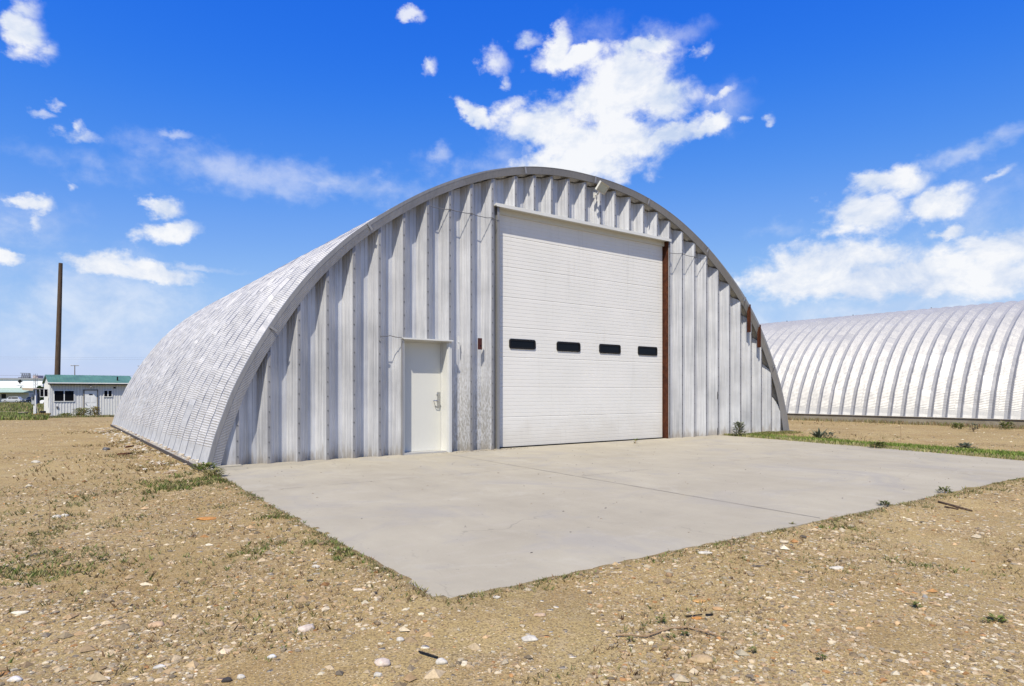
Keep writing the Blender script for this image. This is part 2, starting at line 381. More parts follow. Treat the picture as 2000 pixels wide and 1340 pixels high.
def ground_mat():
    m = Mat('sandy_gravel_soil'); ob = m.tc.outputs['Object']
    n1 = m.noise(.35, 5, .6); n2 = m.noise(1.7, 6, .62); n3 = m.noise(11, 5, .65); n4 = m.noise(90, 3, .6)
    c = m.mix(m.rng(n1, .35, .65), (.312,.222,.090), (.402,.304,.138))
    c = m.mix(m.rng(n2, .45, .66, 0, .6), c, (.245,.160,.070)); c = m.mix(m.rng(m.noise(.8, 5, .7, m.mapv(loc=(7, 3, 0))), .52, .64, 0, .28), c, (.245,.205,.095))
    c = m.mix(m.rng(n3, .5, .72, 0, .55), c, (.40,.315,.195))
    c = m.mix(m.rng(n4, .48, .62, 0, .75), c, (.11,.075,.04)); c = m.mix(m.rng(m.noise(48, 4, .7), .54, .66, 0, .6), c, (.10,.075,.035))
    g = m.n('ShaderNodeAttribute'); g.attribute_name = 'green'
    gg = m.math('MULTIPLY', g.outputs['Fac'], m.rng(m.noise(3.3, 5, .65), .36, .56, .25, 1))
    c = m.mix(gg, c, m.mix(m.rng(m.noise(.6, 3), .4, .6), (.085,.115,.025), (.17,.155,.05)))
    h = m.math('ADD', m.math('MULTIPLY', n3, .5), m.math('MULTIPLY', n4, .22))
    for sc_, amt, thr in ((17, 1, .55), (38, .8, .62), (85, .55, .62)):
        v = m.n('ShaderNodeTexVoronoi'); v.inputs['Scale'].default_value = sc_
        wv = m.n('ShaderNodeVectorMath', operation='MULTIPLY_ADD'); nn = m.n('ShaderNodeTexNoise'); nn.inputs['Scale'].default_value = sc_ * .8
        m.l(ob, nn.inputs['Vector']); m.l(nn.outputs['Color'], wv.inputs[0]); wv.inputs[1].default_value = (.7/sc_,) * 3; m.l(ob, wv.inputs[2]); m.l(wv.outputs[0], v.inputs['Vector'])
        sp = m.n('ShaderNodeSeparateColor'); m.l(v.outputs['Color'], sp.inputs[0])
        keep = m.rng(sp.outputs[0], thr, thr + .35, 0, .42)
        patch = m.rng(m.noise(.9, 4, .6, m.mapv(loc=(sc_, 0, 0))), .36, .6, .35, 1)
        edge = m.math('MULTIPLY', keep, patch)
        msk = m.math('MULTIPLY', m.math('SUBTRACT', edge, v.outputs['Distance']), 14, clamp=True)
        msk.node.use_clamp = True
        st = m.mix(sp.outputs[1], (.31,.235,.14), (.60,.54,.42)); st = m.mix(m.rng(sp.outputs[2], .8, .95), st, (.42,.22,.09)); st = m.mix(m.rng(sp.outputs[2], .02, .12, .8, 0), st, (.14,.13,.12))
        c = m.mix(m.math('MULTIPLY', msk, amt), c, st)
        h = m.math('ADD', h, m.math('MULTIPLY', m.math('MULTIPLY', m.math('SUBTRACT', edge, v.outputs['Distance']), 1, clamp=True), 26 / sc_ * 2.2))
    return m.out(c, .95, 0, m.bump(h, .02, 1), .15, .99)
M_ground = ground_mat()

# ------------------------------------------------------------------ terrain
def gz(u, v):
    u = np.asarray(u, float); v = np.asarray(v, float)
    far = np.interp(v, [-1e5, 17, 50, 224, 900, 1e5], [0, 0, -.73, -1.8, -2.3, -2.3])
    near = np.clip(np.minimum(np.abs(u - np.clip(u, -.4, 12.4)) + np.abs(v - np.clip(v, -7.7, 30)), 1.0) / .6, 0, 1)
    b = .0015 - .036 * near + far
    n = (.012 * np.sin(u * 2.1 + .7 * v) * np.sin(v * 1.7 - .5 * u) + .010 * np.sin(u * 5.3 + 1.3) * np.sin(v * 4.4 + u)
         + .018 * np.sin(u * .8 + 2) * np.sin(v * .63 + .4))
    w = np.clip((np.abs(v) < 80), 0, 1)
    # low bank of soil along the main building's left base, dip before it
    side = np.exp(-((u + .6) / .5) ** 2) * ((v > -.5) & (v < 17)) * -.05
    return b + (n * (.25 + .65 * near) + (1 - near) * .007 * np.sin(u * 17 + 3 * np.sin(v * 5)) * np.sin(v * 14.3 + 2 * np.sin(u * 6.1))) * w + side
SLAB = [(-.15, .10), (-.375, -7.60), (10.98, -7.70), (11.13, -6.96), (11.83, -4.56), (12.43, -.69), (12.50, .10)]
def in_slab(u, v, mg=0.0):
    u = np.asarray(u); v = np.asarray(v)
    left = -.15 + (v - .10) * (.225 / 7.7); right = np.interp(v, [-7.7, -6.96, -4.56, -.69, .1], [10.98, 11.13, 11.83, 12.43, 12.5])
    front = -7.60 - (u + .375) * (.10 / 11.35)
    return (u > left - mg) & (u < right + mg) & (v > front - mg) & (v < .1 + mg)
def build_ground():
    def axis(c0, n, fine, k):
        t = np.linspace(-1, 1, n); return c0 + fine * np.sinh(k * t) / np.sinh(k) 
    us = axis(1, 420, 3500, 9.5); vs = axis(-6, 420, 3500, 9.5)
    U, V = np.meshgrid(us, vs); Z = gz(U, V)
    ins = in_slab(U, V, -.045 - .03 * np.sin(U * 4.1 + 2 * np.sin(V * 2.3)) * np.sin(V * 3.7 + 1.5 * np.sin(U * 1.9))) ; Z = np.where(ins, -.12, Z)
    hut = (U > .1) & (U < 15.5) & (V > .1) & (V < 16); Z = np.where(hut, -.12, Z)
    P = np.stack([U, V, Z], -1).reshape(-1, 3); n = len(us); i = np.arange(n - 1); I, J = np.meshgrid(i, i)
    a = (J * n + I).ravel(); F = np.stack([a, a + 1, a + n + 1, a + n], 1)
    o = np_mesh('ground', P, F, M_ground, smooth=True)
    g = np.zeros(len(P)); u, v = P[:, 0], P[:, 1]
    g = np.maximum(g, np.clip((v - 40 - (u + 2) * .5) / 7, 0, 1) * (v > 30) * (u < 9))
    g = np.maximum(g, np.where(v > 60, .9, 0))
    rr = np.interp(v, [-7.7, .1], [10.98, 12.5]); d = u - rr
    g = np.maximum(g, np.clip(1.3 - np.abs(d - .75) / .55, 0, 1) * (v < .8) * (v > -12) * .85)
    a = o.data.attributes.new('green', 'FLOAT', 'POINT'); a.data.foreach_set('value', g.astype(np.float32))
    tag(o, 'sandy gravel ground with scattered weeds around the metal buildings', 'ground', kind='structure')
build_ground()
mb = MB(); mb.prism(SLAB[::-1] if False else SLAB, 2, -.16, 0.0)
pad = mb.build('concrete_pad', M_slab, fixn=True); tag(pad, 'pale concrete pad in front of the big roll door', 'pavement', kind='structure')
# joint grooves scored in the pad (thin dark saw cuts)
mb = MB()
for (a, b, w) in (((3.92, -.05), (3.58, -7.58), .010), ((-.20, -2.9), (3.78, -2.95), .006), ((3.80, -4.1), (11.7, -4.2), .006)):
    a = Vector((*a, 0)); b = Vector((*b, 0)); d = (b - a).normalized(); n = Vector((-d.y, d.x, 0)); N = 40
    for i in range(N):
        if w < .008 and random.random() < .25: continue
        p = a.lerp(b, i / N); q = a.lerp(b, (i + 1) / N); k = n * w * random.uniform(.35, .7)
        z = Vector((0, 0, .003)); mb.poly([p - k + z, q - k + z, q + k + z, p + k + z])
jt = mb.build('joint', paint('joint_dirt', (.20,.18,.155), .95, .3), pad)

# ------------------------------------------------------------------ main arched building
half = [(0,-.03),(.05,.12),(.13,.44),(.24,.76),(.37,1.12),(.52,1.45),(.72,1.83),(.94,2.2),(1.2,2.60),(1.47,2.97),(1.73,3.28),(2.0,3.56),(2.26,3.81),(2.65,4.13),(3.15,4.49),(3.75,4.87),(4.36,5.19),(5.0,5.47),(5.68,5.69),(6.39,5.85),(7.14,5.94),(7.9,5.965)]
def catmull(P, n):
    P = [Vector(p) for p in P]; out = []
    for i in range(len(P) - 1):
        p0 = P[max(i-1,0)]; p1 = P[i]; p2 = P[i+1]; p3 = P[min(i+2, len(P)-1)]
        for k in range(n):
            t = k / n; out.append(.5*((2*p1)+(p2-p0)*t+(2*p0-5*p1+4*p2-p3)*t*t+(3*p1-p0-3*p2+p3)*t**3))
    out.append(P[-1]); return out
def arch_profile(scale_w=1, scale_h=1, step=.11):
    h = [(a, b) for a, b in half]; full = h + [(15.8 - a, b) for a, b in h[-2::-1]]
    pts = catmull([(a * scale_w, b * scale_h) for a, b in full], 12)
    X = np.array([p.x for p in pts]); Z = np.array([p.y for p in pts])
    # light smoothing
    for _ in range(10):
        X[1:-1] = X[1:-1]*.5 + (X[:-2]+X[2:])*.25; Z[1:-1] = Z[1:-1]*.5 + (Z[:-2]+Z[2:])*.25
    S = np.concatenate([[0], np.cumsum(np.hypot(np.diff(X), np.diff(Z)))]); n = int(S[-1] / step)
    s = np.linspace(0, S[-1], n + 1); x = np.interp(s, S, X); z = np.interp(s, S, Z)
    tx = np.gradient(x); tz = np.gradient(z); L = np.hypot(tx, tz); nx, nz = -tz / L, tx / L   # outward normal
    return x, z, s, nx, nz
U0 = -.16
AX, AZ, AS, NX, NZ = arch_profile(); AX = AX + U0
LEN = 16.1
def roof_shell(name, ax, az, s, nx, nz, v0, v1, pitch, depth, mats, parent, prof, wob=.004):
    """prof: list of (fraction of pitch, depth fraction, material slot of the following face)"""
    vs, ds, ms = [], [], []; v = v0
    while v < v1 - 1e-6:
        for fr, dd, mm in prof: vs.append(v + fr * pitch); ds.append(dd * depth); ms.append(mm)
        v += pitch
    vs.append(v); ds.append(prof[0][1] * depth)
    n, m_ = len(s), len(vs); V = np.zeros((n, m_, 3))
    off = np.array(ds)[None, :] + rng.normal(0, wob, (n, m_)) * np.clip(s / 1, 0, 1)[:, None] 
    V[:, :, 0] = ax[:, None] - nx[:, None] * off; V[:, :, 2] = az[:, None] - nz[:, None] * off
    V[:, :, 1] = np.array(vs)[None, :] + rng.normal(0, wob * .7, (n, m_))
    V[:, 0, 1] = vs[0]
    i, j = np.meshgrid(np.arange(n - 1), np.arange(m_ - 1), indexing='ij'); a = (i * m_ + j).ravel()
    F = np.stack([a, a + m_, a + m_ + 1, a + 1], 1)
    o = np_mesh(name, V.reshape(-1, 3), F, mats[0], parent=parent)
    for mt in mats[1:]: o.data.materials.append(mt)
    mi = np.tile(np.array(ms), n - 1).astype(np.int32); o.data.polygons.foreach_set('material_index', mi)
    ul = o.data.uv_layers.new(name='UVMap'); vi = F.ravel(); uv = np.stack([s[vi // m_], np.array(vs)[vi % m_]], 1)
    ul.data.foreach_set('uv', uv.astype(np.float32).ravel())
    return o
hut = thing('arched_metal_building', (0, 0, 0), 'large arched corrugated metal building with white roll door and pale side door', 'building')
PROF = [(0, 0, 1), (.10, .0, 0), (.40, 1, 0), (.70, 1, 0), (.985, .0, 1)]
PROF = [(0, 0, 1), (.09, 0, 0), (.36, 1, 0), (.70, 1, 0), (1 - 1e-4, 0, 1)][:4]
VB = -.06
roof_shell('roof', AX, AZ, AS, NX, NZ, VB, LEN, .645, .13, [M_roof, M_roofseam], hut, PROF)

# strips (front flats carrying the bolts)
SPX = [.309, .79, 1.269, 1.753, 2.222, 2.700, 3.178, 3.668, 4.143, 4.625, 5.124, 5.70, 6.190, 6.658, 7.124, 7.621, 8.083, 8.546, 9.029, 9.496, 9.984, 10.433, 10.917, 11.40, 11.88, 12.367, 12.855, 13.35, 13.835, 14.324, 14.81, 15.29]
def inset(w): return AX - NX * w, AZ - NZ * w
top_i = AX - NX * .15, AZ - NZ * .15
def wall_top(u):
    gap = 0
    if u < 1.0: gap = .0
    return float(np.interp(u, top_i[0], top_i[1], left=-.02, right=-.02))
ODX0, ODX1, ODZ = 5.288, 10.376, 4.895
MDX0, MDX1, MDZ = 3.156, 4.094, 2.12
def end_wall():
    mb = MB(); DEP = .195
    keys = [(-.02, .05, 0)]   # (u, depth, slot of following face)
    for i, c in enumerate(SPX):
        keys.append((c - .026, 0, 1)); keys.append((c + .026, 0, 0))
        nx_ = SPX[i + 1] if i + 1 < len(SPX) else 15.75
        a, b = c + .026, nx_ - .026; g = b - a; va, vb = a + .43 * g, b - .27 * g
        for k, (fa) in enumerate((.33, .66)):            # rolled stiffening grooves on the shaded flank
            uu = a + (va - a) * fa; keys += [(uu - .004, DEP * fa, 0), (uu, DEP * fa + .005, 0), (uu + .004, DEP * (fa + .02), 0)]
        keys.append((va, DEP, 0))
        uu = (va + vb) / 2; keys += [(uu - .005, DEP, 0), (uu, DEP + .004, 0), (uu + .005, DEP, 0)]
        keys.append((vb, DEP, 0))
        for fa in (.3, .55, .8):
            uu = vb + (b - vb) * fa; keys += [(uu - .005, DEP * (1 - fa), 0), (uu, DEP * (1 - fa) + .005, 0), (uu + .005, DEP * (1 - fa) - .001, 0)]
    keys = [k for k in keys if k[0] < 15.62]; keys.append((15.62, .05, 0))
    ku = np.array([k[0] for k in keys]); kd = np.array([k[1] for k in keys])
    cuts = sorted(set(list(np.round(ku, 5)) + [ODX0, ODX1, MDX0, MDX1] + [round(x, 5) for x in np.arange(0, 15.6, .11)]))
    for a, b in zip(cuts[:-1], cuts[1:]):
        if b - a < 1e-4: continue
        mid = (a + b) / 2; k = int(np.searchsorted(ku, mid) - 1); mb.cur = keys[max(k, 0)][2]
        da, db = float(np.interp(a, ku, kd)), float(np.interp(b, ku, kd))
        z0 = -.03
        if ODX0 < mid < ODX1: z0 = ODZ
        if MDX0 < mid < MDX1: z0 = MDZ
        ta, tb = wall_top(a) , wall_top(b)
        if max(ta, tb) <= z0 + .01: continue
        zs = [z0] + [z for z in (1.3, 2.6, 3.9) if z0 < z < min(ta, tb) - .2]
        for q in range(len(zs)):
            za = zs[q]; la, lb = (zs[q + 1], zs[q + 1]) if q + 1 < len(zs) else (ta, tb)
            mb.poly([(a, da, min(za, ta)), (b, db, min(za, tb)), (b, db, lb), (a, da, la)])
    mb.cur = 2
    for c in SPX:
        z = .10 + random.uniform(0, .05)
        while z < wall_top(c) - .05:
            if not ((ODX0 - .03 < c < ODX1 + .03 and z < ODZ + .03) or (MDX0 - .03 < c < MDX1 + .03 and z < MDZ + .03)):
                ring = []; x0 = c + random.uniform(-.003, .006); r = .011
                for rr, dd in ((r, 0), (r, -.007)):
                    ring.append([mb.vert((x0 + rr * math.cos(t * math.pi / 3), dd, z + rr * math.sin(t * math.pi / 3))) for t in range(6)])
                for t in range(6): mb.face([ring[0][t], ring[0][(t+1)%6], ring[1][(t+1)%6], ring[1][t]])
                mb.face(ring[1])
            z += .243
    return mb.build('end_wall', [M_panel, M_seam, M_dark], hut)
end_wall()
# rear wall, plain, closes the tunnel
mb = MB(); ys = LEN - .3
idx = [mb.vert((x, ys, z)) for x, z in zip(*inset(.1))]; mb.face(idx); mb.build('rear_wall', M_panel, hut)

# edge trim: outer smooth flange + crimped inner band
def edge_trim():
    n = len(AS); t = AS / AS[-1]
    w = np.interp(t, [0, .12, .28, .45, .6, .75, 1], [.19, .19, .165, .125, .125, .16, .19])
    wo = np.interp(t, [0, .2, .34, .42, .7, .8, 1], [.055, .055, .03, .0, .0, .055, .06])
    inn_v = np.interp(t, [0, .60, .70, 1], [-.035, -.03, -.01, -.008])
    for nm, w0, w1, v0a, v1a, mt in (('trim_flange', -.012 + 0 * w, wo, VB - .014 + 0 * w, VB - .010 + 0 * w, M_trim), ('trim_band', wo + .001, w, VB - .008 + 0 * w, inn_v, None)):
        for lo, hi, sub in (((0, n, 0),) if nm == 'trim_flange' else ((0, n, 0),)):
            mb = MB()
            for i in range(lo, hi - 1):
                p = []
                for ww, vv in ((w0, v0a), (w1, v1a)):
                    for k in (i, i + 1): p.append((AX[k] - NX[k] * ww[k], vv[k], AZ[k] - NZ[k] * ww[k]))
                mb.cur = 0 if (mt or t[i] > .34) else 1
                uv = [(AS[i] + 1, 0), (AS[i+1] + 1, 0), (AS[i+1] + 1, .1), (AS[i] + 1, .1)]
                if w1[i] - w0[i] > .004 : mb.poly([p[0], p[1], p[3], p[2]], uv)
                mb.cur = 0
                # return to the wall
                a, b = p[2], p[3]; mb.poly([a, b, (b[0], .005 if nm == 'trim_band' else VB + .01, b[2]), (a[0], .005 if nm == 'trim_band' else VB + .01, a[2])], uv)
                if nm == 'trim_flange': mb.poly([p[0], (p[0][0], VB + .03, p[0][2]), (p[1][0], VB + .03, p[1][2]), p[1]], uv)
            mb.build(nm, [M_trim, M_trimc], hut)
edge_trim()
# joints in the flange and stray clips
for tt in (.115, .235, .415, .505, .585, .70, .79, .90):
    k = int(tt * len(AS)); w = .13; p = Vector((AX[k], VB - .026, AZ[k])); d = Vector((NX[k], 0, NZ[k])); tn = Vector((NZ[k], 0, -NX[k]))
    M = Matrix((( -d.x, 0, tn.x, p.x), (0, 1, 0, p.y), (-d.z, 0, tn.z, p.z), (0, 0, 0, 1)))
    mb = MB(); mb.box((-.012, -.004, -.02), (w, .002, .02), M); mb.build('trim_splice', M_trim, hut, fixn=True)

# foundation ledge on the left, sill on the right
mb = MB(); mb.prism([(-.25, -.10), (.35, -.10), (.35, .018), (-.25, .018)], 1, -.16, 15.6)
mb.build('foundation_ledge', M_conc, hut, fixn=True)
mb = MB(); mb.prism([(-.27, -.07), (-.251, -.07), (-.251, .03), (-.27, .03)], 1, -.18, 15.62); mb.build('ledge_angle', paint('dark_ledge_steel', (.06,.05,.045), .7, .2), hut, fixn=True)
mb = MB(); mb.box((12.5, -.02, -.12), (15.95, 16, .012)); mb.build('foundation_sill', M_conc, hut)
# interior floor and dark lining so that openings read as a dark inside
mb = MB(); mb.box((.36, .30, -.1), (12.49, 15.7, -.004)); mb.build('floor', M_conc, hut)

# overhead door ------------------------------------------------------
OD = bpy.data.objects.new('overhead_door', None); C.objects.link(OD); OD.parent = hut
def overhead():
    mb = MB(); Y = .155; x0, x1 = ODX0 - .02, ODX1 + .02; z = .015; H = ODZ + .08
    nsec = 8; sh = (ODZ + .06) / nsec; rows = []
    for k in range(nsec):
        zb = .015 + k * sh
        ribs = 8; rh = (sh - .012) / ribs
        for j in range(ribs):
            a = zb + .008 + j * rh; rows += [(a, Y), (a + rh - .011, Y - .0005), (a + rh - .008, Y + .0035), (a + rh - .003, Y + .0035)]
        rows += [(zb + sh - .003, Y + .007), (zb + sh + .002, Y + .007)]
    for (a, ya), (b, yb) in zip(rows[:-1], rows[1:]): mb.poly([(x0, ya, a), (x1, ya, a), (x1, yb, b), (x0, yb, b)])
    mb.build('door_leaf', M_white, OD)
    mb = MB(); mb.box((x0, Y - .012, -.0), (x1, Y + .02, .02)); mb.build('bottom_seal', M_black, OD)
    for i, ((a, z1), (b, z0)) in enumerate((((5.642,2.252),(6.33,2.05)),((6.916,2.252),(7.6,2.045)),((8.184,2.255),(8.868,2.045)),((9.461,2.258),(10.141,2.045)))):
        def rr(x0, x1, z0, z1, r, n=5):
            o = []
            for cx, cz, a0 in ((x1-r, z1-r, 0), (x0+r, z1-r, 90), (x0+r, z0+r, 180), (x1-r, z0+r, 270)):
                for k in range(n + 1): t = R(a0 + 90 * k / n); o.append((cx + r * math.cos(t), cz + r * math.sin(t)))
            return o
        out = rr(a, b, z0, z1, .045); inn = rr(a + .035, b - .035, z0 + .035, z1 - .035, .025)
        mb = MB(); n = len(out)
        A = [mb.vert((x, Y + .004, z)) for x, z in out]; B = [mb.vert((x, Y - .018, z)) for x, z in out]
        Cc = [mb.vert((x, Y - .018, z)) for x, z in inn]; Dd = [mb.vert((x, Y - .004, z)) for x, z in inn]
        for k in range(n):
            q = (k + 1) % n
            mb.face([A[k], A[q], B[q], B[k]]); mb.face([B[k], B[q], Cc[q], Cc[k]]); mb.face([Cc[k], Cc[q], Dd[q], Dd[k]])
        w = mb.build('window', M_black, OD, fixn=True)
        mb = MB(); mb.poly([(x, Y - .005, z) for x, z in inn])
        mb.build('pane', M_glass, w)
    return OD
overhead()
# jambs, lintel
mb = MB(); mb.box((ODX0 - .012, -.012, -.02), (ODX0 + .0, .17, ODZ)); mb.box((ODX0 - .05, -.014, -.02), (ODX0 - .012, -.002, ODZ)); mb.build('jamb', M_trim, hut, fixn=True)
mb = MB()
mb.box((ODX1 - .002, .0, -.02), (ODX1 + .012, .17, ODZ)); mb.box((ODX1 - .04, .145, -.02), (ODX1 - .003, .152, ODZ))
mb.build('jamb', M_rust, hut, fixn=True)['label'] = 'rusty brown steel jamb on the right of the big door'
mb = MB(); mb.box((ODX0 - .10, -.05, ODZ - .005), (ODX1 + .06, .12, ODZ + .028)); mb.box((ODX0 - .10, -.056, ODZ - .03), (ODX1 + .06, -.050, ODZ + .034)); mb.build('lintel_flashing', M_creamf, hut, fixn=True)
mb = MB(); mb.box((ODX0 - .02, .121, ODZ - .12), (ODX1 + .02, .145, ODZ + .1)); mb.build('head_seal', M_cream, hut)

# entry door ---------------------------------------------------------
ED = bpy.data.objects.new('entry_door', None); C.objects.link(ED); ED.parent = hut
Y = .20
mb = MB(); mb.box((MDX0 + .045, Y, .035), (MDX1 - .045, Y + .045, MDZ - .045)); mb.build('door_leaf', M_cream, ED, bevel=.003)
mb = MB(); fr = M_creamf
mb.box((MDX0, -.012, -.01), (MDX0 + .02, Y + .05, MDZ)); mb.box((MDX1 - .02, -.012, -.01), (MDX1, Y + .05, MDZ)); mb.box((MDX0 + .02, -.012, MDZ - .02), (MDX1 - .02, Y + .05, MDZ))
mb.box((MDX0 + .02, Y + .004, .0), (MDX0 + .043, Y + .04, MDZ - .022)); mb.box((MDX1 - .043, Y - .01, .0), (MDX1 - .02, Y + .04, MDZ - .022)); mb.box((MDX0 + .043, Y - .004, MDZ - .043), (MDX1 - .043, Y + .04, MDZ - .02))
mb.build('door_frame', fr, ED, fixn=True)
mb = MB(); mb.box((MDX1, -.03, -.01), (MDX1 + .035, .10, MDZ)); mb.box((MDX1 + .036, -.02, -.01), (MDX1 + .075, .04, MDZ + .005)); mb.build('casing', M_creamf, ED, fixn=True)
mb = MB(); mb.box((MDX0 - .025, -.025, -.01), (MDX0 - .001, .03, MDZ)); mb.build('casing', M_seam, ED, fixn=True)
mb = MB(); mb.box((MDX0, .0, -.005), (MDX1, Y + .06, .034)); mb.build('threshold', M_alu, ED, bevel=.004)
mb = MB(); mb.box((MDX0 - .03, -.075, MDZ + .003), (MDX1 + .08, .09, MDZ + .014)); mb.box((MDX0 - .03, -.078, MDZ - .010), (MDX1 + .08, -.074, MDZ + .016)); mb.build('drip_cap', M_creamf, ED, fixn=True)
# lock set: deadbolt, rose, lever with guard
mb = MB(); hx = MDX1 - .10
mb.tube([(hx, Y, 1.10), (hx, Y - .012, 1.10)], .033, 16); mb.tube([(hx, Y - .012, 1.10), (hx, Y - .026, 1.10)], .024, 14)
mb.tube([(hx, Y, .985), (hx, Y - .014, .985)], .036, 16); mb.tube([(hx, Y - .014, .985), (hx, Y - .06, .985)], .011, 10)
mb.tube([(hx, Y - .058, .985), (hx - .05, Y - .062, .987), (hx - .125, Y - .052, .984)], [.011, .010, .008], 8)
mb.tube([(hx - .125, Y - .052, .984), (hx - .07, Y - .03, .87), (hx + .0, Y - .03, .862), (hx + .035, Y - .012, .868)], .007, 6)
mb.box((hx - .02, Y - .004, .84), (hx + .048, Y - .0005, 1.15))
mb.build('lever_handle', M_steel, ED, fixn=True)
# bits on the wall
mb = MB(); mb.box((4.805, .03, 1.99), (4.895, .048, 2.215)); mb.box((4.835, .012, 2.08), (4.865, .03, 2.11)); mb.build('rusty_plate', paint('dark_red_rust', (.055,.012,.008), .8, .3), hut)
mb = MB(); mb.box((4.375, .092, 1.98), (4.405, .0985, 2.24)); mb.tube([(4.39, .092, 2.12), (4.39, .07, 2.12)], .012, 8); mb.build('bolted_strap', M_creamf, hut, fixn=True)
for x, z0, z1, w in ((12.335, .955, 1.17, .016), (12.335, .01, .21, .015)):
    mb = MB(); mb.poly([(x - w, -.003, z0), (x + w * .7, -.003, z0 + .01), (x + w, -.003, (z0 + z1) / 2), (x + w * .4, -.003, z1), (x - w * .8, -.003, z1 - .02)]); mb.build('torn_gap', M_black, hut)
mb = MB(); u, z = 2.72, 2.08
mb.prism([(u - .04, z - .01), (u - .01, z - .035), (u + .03, z - .02), (u + .035, z + .01), (u, z + .025), (u - .03, z + .012)], 1, -.016, -.004)
mb.build('torn_fixing', M_seam, hut, fixn=True)
for x0, zb, zt in ((13.60, 2.80, 3.56), (14.078, 2.40, 3.03)):
    mb = MB(); mb.box((x0 - .020, -.135, zb), (x0 + .020, -.115, zt)); mb.box((x0 + .014, -.115, zb), (x0 + .020, -.02, zt - .05)); mb.build('rusty_bracket', M_rust, hut, fixn=True)
def cable(pts, nm='cable', r=.0075, sag=.02):
    P = []
    for i, (x, y, v) in enumerate(pts):
        u, z = wall_at(x, y, v); P.append(Vector((u, v, z)))
    Q = []
    for a, b in zip(P[:-1], P[1:]):
        for k in range(6): t = k / 6; q = a.lerp(b, t); q.z -= sag * 4 * t * (1 - t); Q.append(q)
    Q.append(P[-1]); mb = MB(); mb.tube(Q, r, 5); mb.build(nm, M_conduit, hut, smooth=True)
cable([(838,401,.0),(861,407,.0),(878.8,408.3,-.012),(901,414,-.012),(920.6,416.4,-.012),(942,423.5,-.012),(961,425,-.012),(974.3,430.7,-.016)], sag=.012)
cable([(1308,494,-.016),(1333,495,-.012),(1344,499.5,-.0),(1355.4,500.6,-.012),(1366,504,-.0),(1379.3,505.4,-.012)], sag=.012)
cable([(743,656,-.012),(762,655.3,-.012),(785,659,-.06)], sag=.012)
cable([(1306.5,470,-.016),(1307.2,560,-.016),(1307.5,700,-.016),(1307.8,850,-.016)], sag=0, r=.006)

# floodlight --------------------------------------------------------
fu, fz = 7.90, 5.70
fl = thing('floodlight', (fu, 0, fz - .12), 'small tilted square floodlight under the arch edge above the big door', 'lamp')
Mx = Matrix.Translation((.0, -.25, .10)) @ Matrix.Scale(.92, 4) @ Matrix.Rotation(R(16), 4, 'Y') @ Matrix.Rotation(R(32), 4, 'X')
mb = MB(); mb.box((-.14, -.02, -.115), (.14, .05, .115), Mx); mb.box((-.09, .05, -.07), (.09, .11, .07), Mx); fr = mb.build('housing', paint('cream_lamp_enamel', (.62,.62,.55), .45, .05), fl, bevel=.006, fixn=True)
mb = MB(); mb.box((-.112, -.0235, -.088), (.112, -.0205, .088), Mx); m_ = Mat('lamp_glass'); m_.out((.55,.60,.60), .18, .4); mb.build('glass', m_.m, fl)
mb = MB()
for a, b in (((-.14, -.115), (.14, -.10)), ((-.14, .10), (.14, .115)), ((-.14, -.10), (-.125, .10)), ((.125, -.10), (.14, .10))): mb.box((a[0], -.034, a[1]), (b[0], -.021, b[1]), Mx)
mb.build('bezel', M_alu, fl, fixn=True)
mb = MB(); mb.tube([(0, .0, 0), (0, -.10, -.01), (-.02, -.19, .05)], .016, 8); mb.box((-.045, -.03, -.07), (.045, -.001, .05)); mb.build('bracket', M_creamf, fl, fixn=True)

# ------------------------------------------------------------------ second arched building
K2 = .80; K2H = .775
hut2 = thing('arched_metal_shed', (23.93, 0, .245), 'long silvery ribbed arched building on a low concrete wall at right', 'building', rz=R(2))
a2 = arch_profile(K2, K2H, .14); 
PROF2 = [(0, 0, 0), (.04, 0, 0), (.26, 1, 0), (.49, 1, 0)]
roof_shell('roof', a2[0], a2[1], a2[2], a2[3], a2[4], -14, 42, .46, .105, [galv('pale_roof_panel', (.44,.43,.405), (.36,.355,.34), .3, .52, crimp=.06), M_roofseam], hut2, PROF2, .003)
mb = MB(); mb.box((-.18, -14.2, -.40), (.05, 42.5, -.012)); mb.box((12.6, -14.2, -.4), (12.85, 42.5, -.01)); mb.build('foundation_wall', concrete('old_foundation', (.30,.27,.21), (.17,.145,.10)), hut2)
mb = MB(); mb.box((-.22, -14.2, -.010), (.02, 42.5, .006)); mb.build('sill_angle', M_alu, hut2)
for yy, nm in ((-13.9, 'end_wall'), (41.8, 'end_wall')):
    mb = MB(); mb.face([mb.vert((x, yy, z)) for x, z in zip(a2[0] - a2[3]*.09, a2[1] - a2[4]*.09)]); mb.build(nm, M_panel, hut2)
for k in range(12):
    mb = MB(); v = -12 + 3.3 * k; q = len(a2[0]) // 2 - 8; mb.tube([(a2[0][q], v, a2[1][q] - .02), (a2[0][q], v, a2[1][q] + .035)], .02, 6); mb.build('ridge_stud', M_dark, hut2)

